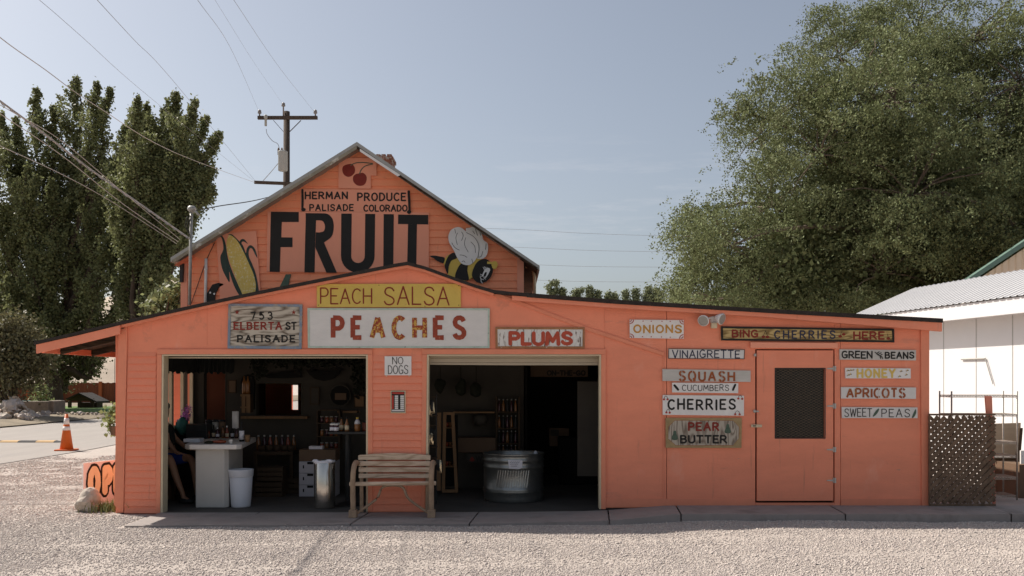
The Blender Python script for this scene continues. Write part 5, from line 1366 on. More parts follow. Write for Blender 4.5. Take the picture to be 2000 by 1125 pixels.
def shelf_unit(name, x0, x1, y, z0, rows, dz, mat, label, stock):
    o = thing(name, ((x0+x1)/2, y, z0), label, 'shelf')
    mb = MB()
    for xx in (x0, x1 - .02): mb.box(xx, xx + .02, y, y + .25, z0, z0 + rows*dz)
    mb.build('sides', mat, o)
    for r_ in range(rows + 1):
        mb = MB(); mb.box(x0 + .021, x1 - .021, y, y + .25, z0 + r_*dz, z0 + r_*dz + .018); mb.build('board', mat, o)
    k = 0
    for r_ in range(rows):
        x = x0 + .07
        while x < x1 - .06:
            j = MB().lathe([(.026, 0), (.03, .01), (.03, .075), (.024, .085)], (x, y + .08, z0 + r_*dz + .019), 12).build('jar', stock[k % len(stock)], None, True)
            tag(j, f'small jar of preserves on the {name.replace("_", " ")}', 'jar', f'jars on the {name.replace("_", " ")}')
            MB().lathe([(.026, .085), (.027, .10), (.01, .101)], (x, y + .08, z0 + r_*dz + .019), 12).build('lid', 'greymetal', j, True)
            x += .078; k += 1
    return o
shelf_unit('jar_rack', UX(614, 14.6), UX(660, 14.6), 14.75, .62, 3, .21, 'darkwood', 'dark rack filled with small jars behind the cartons', ['salsa', 'amber', 'jar'])
mb = MB(); mb.pxbox(662, 700, 802, 806, 15.2, 15.05, 15.3); tag(mb.build('wall_ledge', 'inwood'), 'narrow wooden ledge on the back wall behind the high table', 'ledge')
mb = MB(); mb.box(UX(505, 15), UX(580, 15), 14.7, 15.3, .55, .60)
for a in (508, 576): mb.box(UX(a, 15) - .025, UX(a, 15) + .025, 14.75, 14.8, -.06, .549)
tag(mb.build('dark_table', 'darkwood'), 'low dark table in the shade at the back of the left bay', 'table')
for i, px in enumerate((512, 526, 541, 556, 569)):
    lathe_thing('basket', UX(px, 14.85), 14.85, .601, [(.05, 0), (.07, .09), (.062, .09), (.045, .02)], 'darkwood', 'small dark basket on the low table at the back', 'basket', 'baskets on the low table')
mb = MB(); mb.box(UX(470, 15.3), UX(600, 15.3), 15.3, 15.47, UZ(818, 15.3), UZ(813, 15.3)); tag(mb.build('sill_board', 'inwood'), 'wooden board below the bright opening in the back wall', 'sill')

rr = random.Random(77)
for i in range(9):
    px = 388 + i*9.2; h_ = rr.uniform(.8, 1.1)
    lathe_thing('condiment_bottle', UX(px, 14.3), 14.3 + .04*(i % 2), cz + .001, [(.024, 0), (.028, .01), (.028, .10*h_), (.011, .15*h_), (.011, .19*h_)], ('jar', 'amber', 'salsa', 'black')[i % 4],
        'one of a row of ' + ('dark', 'amber', 'red', 'black')[i % 4] + ' condiment bottles along the back of the counter', 'bottle', 'bottles along the counter', 12, [('cap', [(.013, .175*h_), (.013, .20*h_)], ('white', 'darkmetal')[i % 2]), ('label', [(.0287, .025), (.0287, .08*h_)], ('cream', 'paper', 'brownbox')[i % 3])])
for i in range(7):
    px = 505 + i*11.5
    lathe_thing('preserve_bottle', UX(px, 15.1), 15.1, .601, [(.03, 0), (.034, .01), (.034, .13), (.014, .19), (.014, .23)], ('amber', 'jar', 'salsa')[i % 3], 'dim bottle in a row on the low table at the back', 'bottle', 'bottles on the low table', 12, [('cap', [(.016, .21), (.016, .24)], 'hinge')])
for i, (x0, x1, y0, y1) in enumerate(((606, 624, 756, 790), (446, 462, 742, 768), (692, 712, 772, 796))):
    mb = MB(); mb.pxbox(x0, x1, y0, y1, 15.38, 15.35, 15.375); o = mb.build('picture_frame', 'darkwood'); tag(o, ('narrow dim picture right of the bright opening', 'small dim picture left of the arched cabinet', 'small dim picture above the high table')[i], 'picture')
    mb = MB(); mb.pxbox(x0 + 2, x1 - 2, y0 + 2, y1 - 2, 15.35, 15.346, 15.349); mb.build('print', ('inwall', 'brownbox', 'inwood')[i], o)
for i, (px, y, w, h, d_) in enumerate(((524, 14.2, .42, .24, .3), (527, 14.25, .40, .22, .3), (556, 14.6, .45, .26, .3), (604, 14.75, .3, .5, .3))):
    z0 = -.06 if i != 1 else .181
    o = thing('produce_crate', (UX(px, y), y, z0), ('bottom', 'top', 'wide', 'tall narrow')[i] + (' crate of the pair' if i < 2 else ' dark wooden crate') + ' standing in the shade at the back of the left bay', 'crate')
    x = UX(px, y); mb = MB()
    for k in range(3): mb.box(x - w/2, x + w/2, y, y + .012, z0 + k*h/3, z0 + (k + .8)*h/3)
    for k in range(3): mb.box(x - w/2, x + w/2, y + d_, y + d_ + .012, z0 + k*h/3, z0 + (k + .8)*h/3)
    for sx_ in (-1, 1): mb.box(x + sx_*w/2 - (.015 if sx_ > 0 else 0), x + sx_*w/2 + (.015 if sx_ < 0 else 0), y + .0125, y + d_ - .0005, z0, z0 + h)
    mb.build('slats', 'darkwood', o)
    mb = MB(); mb.box(x - w/2 + .016, x + w/2 - .016, y + .013, y + d_ - .001, z0 + .01, z0 + .02); mb.build('floor', 'darkwood', o)
for i, px in enumerate((860, 900, 930)):
    mb = MB(); yy_ = 15.0; mb.tube([U(px, 716, yy_), U(px, 742 + 6*i, yy_)], .006, 5); mb.blob(U(px, 752 + 6*i, yy_), .09, .06, .12, .25, 2, 30 + i)
    tag(mb.build('hanging_bundle', 'vine', smooth=True), ('left', 'middle', 'right')[i] + ' of three dark dried bundles hung at the back of the right bay', 'dried bundle')

# ---- seated person behind the left jamb
def skin_body(name, verts, edges, mat, parent, sub=2, root=0):
    me = bpy.data.meshes.new(name); bm = bmesh.new()
    lay = bm.verts.layers.skin.verify()
    vs = []
    for i, (p, r_) in enumerate(verts):
        v_ = bm.verts.new(p); v_[lay].radius = (r_, r_) if not hasattr(r_, '__len__') else r_; v_[lay].use_root = (i == root); vs.append(v_)
    for a, b in edges: bm.edges.new((vs[a], vs[b]))
    bm.to_mesh(me); bm.free()
    o = bpy.data.objects.new(name, me); COL.objects.link(o)
    sk = o.modifiers.new('skin', 'SKIN'); sk.use_smooth_shade = True
    sb_ = o.modifiers.new('sub', 'SUBSURF'); sb_.levels = sub; sb_.render_levels = sub
    dg = bpy.context.evaluated_depsgraph_get(); m2 = bpy.data.meshes.new_from_object(o.evaluated_get(dg))
    bpy.data.objects.remove(o)
    m2.name = name
    o0 = ORG[parent.name] if parent is not None else Vector((0, 0, 0))
    for v_ in m2.vertices: v_.co -= o0
    m2.materials.clear(); m2.materials.append(mt[mat])
    o = bpy.data.objects.new(name, m2); COL.objects.link(o); ORG[o.name] = o0
    if parent is not None: o.parent = parent
    return o
pe = thing('person', (-5.0, 13.85, -.06), 'person in blue shorts and dark top seated behind the left door jamb', 'person')
hx, hy = -5.215, 13.92
V = lambda x, y, z: (hx + x, hy + y, z)
bodyv = [(V(0,0,.56), (.135,.11)), (V(-.02,.02,.72), (.125,.10)), (V(-.04,.03,.92), (.15,.105)), (V(-.05,.03,1.06), (.09,.075)), (V(-.05,.02,1.12), .048),
         (V(-.04,-.01,1.20), (.07,.08)), (V(-.035,-.012,1.30), (.075,.088)), (V(-.03,-.01,1.37), (.05,.06)),
         (V(.02,-.09,.54), .085), (V(.19,-.42,.60), .062), (V(.24,-.44,.53), .058), (V(.30,-.45,.33), .055), (V(.40,-.46,.10), .036), (V(.42,-.46,.02), .038), (V(.52,-.50,-.02), .03),
         (V(.10,.06,.54), .085), (V(.38,-.10,.58), .062), (V(.43,-.11,.52), .057), (V(.46,-.10,.32), .052), (V(.48,-.09,.10), .036), (V(.49,-.10,.02), .038), (V(.58,-.16,-.02), .03),
         (V(.03,-.16,1.02), .055), (V(.09,-.22,.84), .042), (V(.22,-.30,.70), .034), (V(.27,-.33,.67), .03),
         (V(-.06,.22,1.02), .055), (V(.03,.27,.84), .042), (V(.24,.12,.72), .034), (V(.30,.09,.70), .03)]
bodye = [(0,1),(1,2),(2,3),(3,4),(4,5),(5,6),(6,7),(0,8),(8,9),(9,10),(10,11),(11,12),(12,13),(13,14),(0,15),(15,16),(16,17),(17,18),(18,19),(19,20),(20,21),(2,22),(22,23),(23,24),(24,25),(2,26),(26,27),(27,28),(28,29)]
skin_body('body', bodyv, bodye, 'skin', pe)
skin_body('shorts', [(V(0,0,.56), (.155,.13)), (V(0,.01,.66), (.15,.125)), (V(.02,-.09,.54), .105), (V(.18,-.40,.595), .085), (V(.10,.06,.54), .105), (V(.34,-.07,.572), .085)], [(0,1),(0,2),(2,3),(0,4),(4,5)], 'blueshorts', pe)
skin_body('shirt', [(V(-.01,.01,.64), (.155,.125)), (V(-.04,.03,.92), (.172,.122)), (V(-.05,.03,1.07), (.075,.07)), (V(.03,-.16,1.02), .072), (V(.07,-.20,.90), .062), (V(-.06,.22,1.02), .072), (V(.0,.26,.90), .062)], [(0,1),(1,2),(1,3),(3,4),(1,5),(5,6)], 'cloth', pe)
mb = MB(); mb.blob((hx - .055, hy, 1.335), .098, .105, .10, .06, 3, 3); mb.blob((hx - .10, hy + .03, 1.24), .05, .08, .10, .06, 2, 5); mb.build('hair', 'hair', pe, True)
for base in ((.27,-.33,.67), (.30,.09,.70)):
    hv = [(V(*base), .026), (V(base[0] + .06, base[1] - .02, base[2] - .01), (.034, .018))]; he = [(0, 1)]
    for k, (dy, ln) in enumerate(((-.03, .07), (-.011, .08), (.008, .076), (.026, .06))):
        i = len(hv); hv += [(V(base[0] + .085, base[1] - .02 + dy, base[2] - .012), .0095), (V(base[0] + .085 + ln*.55, base[1] - .02 + dy*1.1, base[2] - .022), .0085), (V(base[0] + .085 + ln*.9, base[1] - .02 + dy*1.1, base[2] - .045), .007)]
        he += [(1, i), (i, i+1), (i+1, i+2)]
    i = len(hv); hv += [(V(base[0] + .04, base[1] - .065, base[2] - .005), .010), (V(base[0] + .075, base[1] - .085, base[2] - .02), .008)]; he += [(0, i), (i, i+1)]
    skin_body('hand', hv, he, 'skin', pe, 1)
for dx, dy in ((.47, -.48), (.535, -.13)):
    mb = MB(); mb.blob((hx + dx, hy + dy, -.022), .125, .05, .045, .05, 2, 2); mb.build('shoe', 'darkmetal', pe, True)
stl = thing('stool', (hx, hy + .02, -.06), 'dark round stool under the seated person', 'stool')
MB().lathe([(.16, 0), (.17, .02), (.17, .045), (.15, .055)], (hx, hy + .02, .37), 20).build('seat', 'darkwood', stl, True)
for a, b in ((1, 1), (1, -1), (-1, 1), (-1, -1)):
    mb = MB(); mb.bar((hx + a*.09, hy + .02 + b*.09, .369), (hx + a*.15, hy + .02 + b*.13, -.06), .03, .03); mb.build('leg', 'darkwood', stl)

# ================================================================== INSIDE THE RIGHT BAY
tk = thing('stock_tank', (UX(1003, 13.85), 13.85, -.06), 'round galvanised stock tank with ribbed bands in the right bay', 'tank')
rT = .45; x, y = UX(1003, 13.85), 13.88
pf = []
for z, r_ in ((0, .0), (.0, rT - .015), (.02, rT - .01), (.06, rT), (.14, rT), (.155, rT + .012), (.17, rT), (.185, rT + .012), (.20, rT), (.50, rT), (.515, rT + .012), (.53, rT), (.60, rT + .002), (.615, rT + .014), (.63, rT + .002), (.69, rT + .004), (.705, rT + .016), (.715, rT + .008), (.70, rT - .004), (.45, rT - .006), (.05, rT - .02), (.045, 0)): pf.append((r_, z))
MB().lathe(pf, (x, y, -.06), 64, False).build('body', 'galv', tk, True)
mb = MB()
for i in range(13):
    a = R(-124 + i*4.9); da = R(4.6)
    p = Vector((x + (rT + .003)*math.cos(a), y + (rT + .003)*math.sin(a), .17)); q = Vector((x + (rT + .003)*math.cos(a + da), y + (rT + .003)*math.sin(a + da), .42))
    mb.bar(p, q, .014, .016)
mb.build('stamped_ribs', 'galv', tk)
mb = MB(); cy_ = y - math.sqrt((rT + .022)**2 - .0)
mb.pxprism([(992, 898.5), (1020.5, 899), (1020, 914), (1012, 916.4), (994, 915)], cy_, cy_ - .002, cy_)
nt_ = mb.build('paper_note', 'paper'); tag(nt_, 'small white handwritten note taped to the stock tank', 'note')
mb = MB(); T = plane(cy_ - .004)
for k, (yy, a, b) in enumerate(((902.6, 996, 1015), (906.4, 997, 1012), (910.4, 998, 1010))):
    ribbon(mb, [(a + (b - a)*t/14, yy + .8*math.sin(t*2.1 + k)) for t in range(15)], .7, T, 0)
mb.build('handwriting', 'navy', nt_)
mb = MB(); mb.blob((x + .33, y - .1, .645), .035, .02, .04, .2, 2, 7); tag(mb.build('plastic_cup', 'plastic', smooth=True), 'small pale scoop on the far rim of the stock tank', 'scoop')
# tall tapering display stand of wood
af = thing('display_stand', (UX(874, 14.6), 14.6, -.06), 'tall tapering wooden display stand with shelves inside the right bay', 'display stand')
ya = 14.6
mb = MB(); mb.bar(U(858, 806, ya), U(857, 958, ya - .05), .06, .05); mb.build('side_rail', 'inwood', af)
mb = MB(); mb.bar(U(869, 806, ya), U(866, 960, ya - .05), .05, .05); mb.build('side_rail', 'inwood', af)
mb = MB(); mb.bar(U(884, 806, ya), U(892, 960, ya - .05), .05, .05); mb.build('side_rail', 'inwood', af)
mb = MB(); mb.pxbox(866, 888, 805, 810, ya, ya - .03, ya + .02); mb.build('top_rail', 'inwood', af)
mb = MB(); mb.pxbox(864, 894, 955, 961, ya, ya - .08, ya - .03); mb.build('bottom_rail', 'inwood', af)
for i, r_ in enumerate((835, 873, 911)):
    mb = MB(); mb.pxbox(868 - i, 886 + i*2, r_, r_ + 2, ya, ya + .03, ya + .3); mb.build('shelf', 'inwood', af)
mb = MB(); mb.pxbox(866, 892, 812, 954, ya, ya + .31, ya + .33); mb.build('back_panel', 'indark', af)
for i, r_ in enumerate((834.6, 872.6, 910.6)):
    for k in range(2):
        lathe_thing('preserve_jar', UX(873 + 6*k, ya + .12), ya + .12, UZ(r_, ya), [(.022, 0), (.025, .06), (.02, .07)], ('salsa', 'amber')[k], f'small {("red", "amber")[k]} jar on the {("top", "middle", "bottom")[i]} shelf of the tapering display stand', 'jar', 'jars in the display stand', 12)
# bags hung on a rack at the left jamb
rk = thing('bag_rack', U(842, 960, 13.2), 'dark wire rack hung with shiny gold bags beside the left jamb of the right bay', 'rack')
yk = 13.2
for px in (838, 852):
    mb = MB(); mb.tube([U(px, 770, yk), U(px, 985, yk)], .008, 6); mb.build('post', 'darkmetal', rk)
for r_ in (776, 813, 832, 874, 895):
    mb = MB(); mb.box(UX(836, yk), UX(854, yk), yk - .03, yk + .12, UZ(r_, yk), UZ(r_, yk) + .01); mb.build('shelf', 'darkwood', rk)
rr = random.Random(4); kk = 0
for cy0, x0, x1 in ((796, 838, 851), (850, 839, 852), (908, 846, 862)):
    for i in range(5):
        px = rr.uniform(x0, x1); py = cy0 + rr.uniform(-6, 8)
        mb = MB(); c = U(px, py, yk - .05 - .02*i); w, h = .02, .075
        pts = [c + Vector((a*w + rr.uniform(-.008, .008), b_, d_*h + rr.uniform(-.012, .012))) for a, b_, d_ in ((-1,0,-1),(1,0,-1),(1,0,1),(-1,0,1),(0,-.014,0),(0,.012,0))]
        mb.add(pts, [(0,1,4),(1,2,4),(2,3,4),(3,0,4),(1,0,5),(2,1,5),(3,2,5),(0,3,5)])
        tag(mb.build('snack_pouch', 'foil' if i % 2 else 'darkmetal'), f'{("dark", "gold")[i % 2]} shiny pouch hung in the {("top", "middle", "bottom")[(796, 850, 908).index(cy0)]} bunch on the wire rack', 'pouch', 'pouches on the wire rack')
# white low cupboard, ledge, W board, bottle shelf, yellow sign; pale ones coloured dark for shade
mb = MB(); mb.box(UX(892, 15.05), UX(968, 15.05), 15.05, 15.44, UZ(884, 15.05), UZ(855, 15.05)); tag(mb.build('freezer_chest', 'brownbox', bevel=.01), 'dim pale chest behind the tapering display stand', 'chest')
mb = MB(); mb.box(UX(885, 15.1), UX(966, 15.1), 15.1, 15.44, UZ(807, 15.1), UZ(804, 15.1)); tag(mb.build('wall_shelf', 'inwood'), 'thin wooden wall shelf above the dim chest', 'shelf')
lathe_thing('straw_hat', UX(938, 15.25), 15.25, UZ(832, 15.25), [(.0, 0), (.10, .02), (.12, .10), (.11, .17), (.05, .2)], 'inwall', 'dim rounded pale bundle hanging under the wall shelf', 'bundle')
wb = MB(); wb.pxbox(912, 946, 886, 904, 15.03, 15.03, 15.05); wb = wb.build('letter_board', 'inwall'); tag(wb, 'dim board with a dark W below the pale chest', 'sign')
letters(wb, 'black', [('W', 928.5, 942, 889.5, 901.5, 2.2, {})], 15.027)
mb = MB(); mb.pxprism([(916.5, 899), (922, 891), (927.5, 899), (922, 902)], 15.03, 15.025, 15.0285); mb.build('painted_mark', 'red', wb)
bs_ = thing('bottle_shelf', (UX(990, 15.1), 15.1, -.06), 'dim shelf full of bottles behind the stock tank', 'shelf')
mb = MB()
for a in (968, 1012): mb.box(UX(a, 15.1), UX(a, 15.1) + .03, 15.1, 15.4, -.06, UZ(776, 15.1))
mb.build('sides', 'darkwood', bs_)
for i, r_ in enumerate((806, 838, 868, 896)):
    mb = MB(); mb.box(UX(968, 15.1) + .031, UX(1012, 15.1) - .001, 15.1, 15.4, UZ(r_, 15.1), UZ(r_, 15.1) + .02); mb.build('board', 'darkwood', bs_)
    for k in range(5):
        lathe_thing('bottle', UX(975 + 8*k, 15.15), 15.16, UZ(r_, 15.1) + .021, [(.022, 0), (.024, .01), (.024, .11), (.009, .15), (.009, .19)], ('jar', 'amber', 'darkmetal')[(i + k) % 3], 'dim bottle on the shelf behind the stock tank', 'bottle', 'bottles behind the stock tank', 12, [('cap', [(.012, .18), (.012, .2)], 'hinge')])
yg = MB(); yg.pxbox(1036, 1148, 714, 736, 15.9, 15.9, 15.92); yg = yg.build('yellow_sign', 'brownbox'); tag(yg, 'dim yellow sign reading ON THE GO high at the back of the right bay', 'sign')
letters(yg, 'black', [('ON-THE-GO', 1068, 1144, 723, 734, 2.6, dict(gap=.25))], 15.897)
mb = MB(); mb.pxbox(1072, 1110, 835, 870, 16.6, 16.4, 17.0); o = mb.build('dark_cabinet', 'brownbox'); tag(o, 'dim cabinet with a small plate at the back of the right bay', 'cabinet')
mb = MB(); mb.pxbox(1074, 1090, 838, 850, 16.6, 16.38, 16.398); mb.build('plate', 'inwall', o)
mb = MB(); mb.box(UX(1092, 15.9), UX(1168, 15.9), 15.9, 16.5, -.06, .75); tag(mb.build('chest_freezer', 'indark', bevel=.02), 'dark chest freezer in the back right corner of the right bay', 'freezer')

# ================================================================== BUILDINGS ON THE RIGHT
wb_ = thing('white_building', (11.5, 22, GZ), 'white metal shed with low ribbed roof to the right of the fruit stand', 'building')
dW = Vector((-.158, 1, 0)).normalized(); nW = Vector((.988, .156, 0))
def WP(s, w, z): p = Vector((10.85, 22, 0)) + dW*(s) + nW*w; return Vector((p.x, p.y, z))
mb = MB(); sw = [-9.0 + 1.235*i for i in range(12)]
offs = 0.0
for a, b in zip(sw[:-1], sw[1:]):
    mb.add([WP(a + .006, 0, GZ), WP(b - .006, 0, GZ), WP(b - .006, 0, 3.3), WP(a + .006, 0, 3.3)], [(0,1,2,3)])
mb.add([WP(-9, .02, GZ), WP(4.5, .02, GZ), WP(4.5, .02, 3.3), WP(-9, .02, 3.3)], [(0,1,2,3)])
mb.add([WP(4.5, 0, GZ), WP(4.5, 4.4, GZ), WP(4.5, 4.4, 3.3), WP(4.5, 2.2, 4.3), WP(4.5, 0, 3.3)], [(0,1,2,3,4)])
mb.add([WP(-9, 0, GZ), WP(-9, 4.4, GZ), WP(-9, 4.4, 3.3), WP(-9, 2.2, 4.3), WP(-9, 0, 3.3)], [(4,3,2,1,0)])
mb.add([WP(-9, 4.4, GZ), WP(4.5, 4.4, GZ), WP(4.5, 4.4, 3.3), WP(-9, 4.4, 3.3)], [(3,2,1,0)])
mb.build('wall', 'whitewall', wb_)
for a in sw[1:-1]:
    mb = MB(); mb.add([WP(a - .012, -.004, GZ), WP(a + .012, -.004, GZ), WP(a + .012, -.004, 3.19), WP(a - .012, -.004, 3.19)], [(0,1,2,3)]); mb.build('panel_joint', 'greymetal', wb_)
mb = MB()
e0, e1 = (-.55, 3.53), (1.55, 4.42)
def roofside(p, q):
    ns = 200; L_ = 14.0; vs = []; k = 0
    for i in range(64):
        s0 = 4.65 - i*.216
        for ds, h in ((0, 0), (.15, 0), (.165, .022), (.20, .022)):
            vs += [WP(s0 - ds, p[0], p[1] + h), WP(s0 - ds, q[0], q[1] + h)]
    n_ = len(vs)//2
    mb.add(vs, [(2*i, 2*i+2, 2*i+3, 2*i+1) for i in range(n_ - 1)])
roofside(e0, e1); roofside((4.95, 3.53), e1)
mb.build('roof', 'whiteroof', wb_)
mb = MB()
for a, b, c, d_ in ((-.50, -.40, 3.17, 3.515),):
    mb.add([WP(4.6, a, c), WP(-9.2, a, c), WP(-9.2, a, d_), WP(4.6, a, d_), WP(4.6, b, c), WP(-9.2, b, c), WP(-9.2, b, d_), WP(4.6, b, d_)], [(0,1,2,3), (7,6,5,4), (0,4,5,1), (3,2,6,7), (0,3,7,4)])
mb.build('fascia', 'whitewall', wb_)
mb = MB(); mb.add([WP(4.6, -.399, 3.20), WP(-9.2, -.399, 3.20), WP(-9.2, .0, 3.20), WP(4.6, .0, 3.20)], [(0,1,2,3)]); mb.build('soffit', 'whitewall', wb_)
br = thing('wall_bracket', WP(-.35, -.03, 2.3), 'thin metal bracket arm with a dangling rod on the white wall', 'bracket')
mb = MB(); mb.tube([WP(.15, -.03, 2.25), WP(-.72, -.035, 2.25)], .018, 8); mb.build('arm', 'greymetal', br)
mb = MB(); mb.tube([WP(-.72, -.035, 2.25), WP(-.98, -.03, 1.66)], .012, 8); mb.build('rod', 'greymetal', br)
tn = thing('tan_building', (20, 30, GZ), 'tan ribbed metal building with green roof edge behind the white shed', 'building')
yT = 31.0
def TP(px, py, d=0): p = U(px, py, yT); return (p.x, p.z)
mb = MB(); x0, z0 = TP(1872, 566); xr_, zr_ = TP(2280, 292); xe = 2*xr_ - x0
n_ = 60
for i in range(n_):
    xa, xb = x0 + .1 + (xe - x0 - .2)*i/n_, x0 + .1 + (xe - x0 - .2)*(i + 1)/n_
    zz = lambda x_: z0 + (zr_ - z0)*(1 - abs(x_ - xr_)/(xr_ - x0)) - .1
    mb.add([(xa + .03, yT + .03, GZ), (xb - .03, yT + .03, GZ), (xb - .03, yT + .03, zz(xb - .03)), (xa + .03, yT + .03, zz(xa + .03)),
            (xb + .03, yT + .03, GZ), (xb, yT - .015, GZ), (xb, yT - .015, zz(xb)), (xb + .03, yT + .03, zz(min(xb + .03, xe)))], [(0,1,2,3), (1,5,6,2), (5,4,7,6)])
mb.build('ribbed_wall', 'tan', tn)
mb = MB(); mb.box(x0 + .15, xe - .15, yT + .04, 36.5, GZ, 4.2); mb.build('wall', 'tan', tn)
mb = MB(); mb.prism([(x0 - .3, z0 - .18), (xr_, zr_ + .02), (xr_, zr_ + .20), (x0 - .3, z0)], yT - .18, yT + .12); mb.prism([(xe + .3, z0 - .18), (xr_ + .001, zr_ + .02), (xr_ + .001, zr_ + .20), (xe + .3, z0)], yT - .18, yT + .12); mb.build('roof', 'greentrim', tn)

# ================================================================== UTILITY POLE AND WIRES
YP = 38.0
up = thing('utility_pole', (UX(560, YP), YP, GZ), 'dark wooden utility pole with crossarms and a transformer behind the house', 'utility pole')
mb = MB(); mb.tube([(UX(558, YP), YP, GZ), U(560, 218, YP)], [.17, .125], 14); mb.build('pole', 'polewood', up, True)
mb = MB(); mb.bar(U(503.5, 230, YP - .16), U(620, 230, YP - .16), .12, .13); mb.build('crossarm', 'polewood', up)
for a, b in ((534, 553.5), (588, 566)):
    mb = MB(); mb.bar(U(a, 235, YP - .2), U(b, 257, YP - .2), .05, .02); mb.build('brace', 'polewood', up)
mb = MB(); mb.bar(U(497, 356, YP - .16), U(572, 359, YP - .16), .10, .12); mb.build('crossarm', 'polewood', up)
def insul(px, py, h):
    mb = MB(); p = U(px, py, YP - .16); mb.lathe([(.03, -h), (.03, 0), (.075, .01), (.085, .05), (.05, .07), (.075, .09), (.06, .14), (.03, .16)], p, 12); mb.build('insulator', 'insul', up, True)
insul(507, 222, .1); insul(616, 222, .1); insul(553.5, 208, .5)
tr = MB(); tr.lathe([(.17, 0), (.19, .03), (.19, .74), (.2, .76), (.2, .79), (.1, .84)], U(552.5, 334, YP - .36), 24); tr = tr.build('transformer', 'transf', up, True)
for px in (544, 550.5):
    mb = MB(); mb.lathe([(.045, 0), (.035, .08), (.05, .1), (.035, .16), (.05, .18), (.025, .28)], U(px, 302, YP - .36), 10); mb.build('bushing', 'brownbox', tr, True)
mb = MB(); mb.lathe([(.05, 0), (.05, .3), (.08, .32), (.08, .42), (.04, .46)], U(519, 246, YP - .3), 12); mb.build('fuse_cutout', 'transf', up, True)
def wire(pts, r_, label, mat='hvwire', group='overhead wires'):
    mb = MB(); mb.tube(catmull([U(*p) for p in pts], 8), r_, 5)
    return tag(mb.build('overhead_wire', mat), label, 'wire', group)
wire([(520, 252, YP-.3), (522, 262, YP-.3), (532, 275, YP-.3), (543, 282, YP-.35), (547, 300, YP-.36)], .012, 'short thin lead looping from the fuse to the transformer', group=None)
wire([(544, 318, YP-.4), (530, 335, YP-.3), (514, 353, YP-.2)], .014, 'short lead from the transformer down to the lower crossarm', group=None)
wire([(507, 221, YP-.16), (455, 103, 22), (386, 0, 13.5), (300, -120, 9.5)], .0036, 'thin wire climbing from the left insulator to the top of the frame')
wire([(616, 221, YP-.16), (548, 135, 24), (460, 5, 14), (390, -100, 10)], .0032, 'thin wire climbing from the right insulator to the top of the frame')
wire([(553, 204, YP-.16), (500, 128, 25), (420, 0, 14.5), (350, -105, 10)], .0022, 'faint middle wire climbing from the top insulator of the pole')
wire([(499, 354, YP-.16), (345, 166, 22), (262, 78, 16), (190, 0, 12.5), (100, -100, 9.4)], .0042, 'dark wire crossing the sky from the lower crossarm to the upper left')
wire([(499, 356, YP-.2), (300, 196, 21), (160, 72, 14), (77, 0, 11.5), (-60, -110, 8.5)], .0032, 'thin wire passing over the tallest poplar tips to the upper left')
wire([(499, 357, YP-.24), (344, 299, 22), (190, 208, 14.5), (84, 133, 12), (0, 73, 10.6), (-120, -30, 9)], .006, 'thin pale wire from the lower crossarm across the poplars to the left edge', 'cable')
wire([(370, 466, 15.05), (300, 417, 14.8), (180, 333, 14.2), (80, 256, 13.2), (0, 197, 12.3), (-150, 85, 10.8), (-500, -180, 9)], .015, 'thick pale twisted service cable running to the mast from the left', 'cable')
mb = MB(); P_ = catmull([U(*p) for p in ((370, 467, 15.04), (300, 418.4, 14.78), (180, 334.4, 14.18), (80, 257.6, 13.18), (0, 199, 12.28), (-150, 87, 10.78), (-500, -178, 9))], 30)
mb.tube([p + Vector((0, .016*math.cos(i*1.1), .016*math.sin(i*1.1))) for i, p in enumerate(P_)], .007, 5)
tag(mb.build('overhead_wire', 'hvwire'), 'grey insulated strand wound round the thick service cable', 'wire', 'overhead wires')
wire([(352, 468, 15.2), (240, 375, 14.2), (120, 275, 12.8), (30, 222, 11.9), (-80, 160, 11)], .005, 'upper of three thin cables below the thick service cable', 'cable')
wire([(348, 472, 15.2), (240, 398, 14.2), (120, 303, 12.8), (0, 222, 11.6), (-80, 170, 11)], .006, 'middle of three thin cables below the thick service cable', 'cable')
wire([(345, 476, 15.2), (220, 395, 14), (120, 340, 12.8), (0, 285, 11.6), (-80, 250, 11)], .005, 'lowest of three thin cables below the thick service cable', 'cable')
wire([(377, 412, 15.1), (430, 402, 15.6), (500, 391, 17), (560, 375, 22)], .009, 'black wire from the weatherhead to the roof edge of the house', 'wire')
for i, (a, b) in enumerate(((447, 461), (482, 492), (515, 522), (545, 551))):
    wire([(700, a - 6, 60), (980, a, 60), (1150, (a+b)/2 + 2, 60), (1330, b, 60), (1700, b + 3, 60)], .009, ('topmost', 'second', 'third', 'lowest')[i] + ' of four faint distant lines right of the house', group='distant power lines')
wire([(-100, 565, 60), (120, 566, 60), (350, 565, 60), (700, 562, 60)], .014, 'faint distant line behind the poplars at the left')

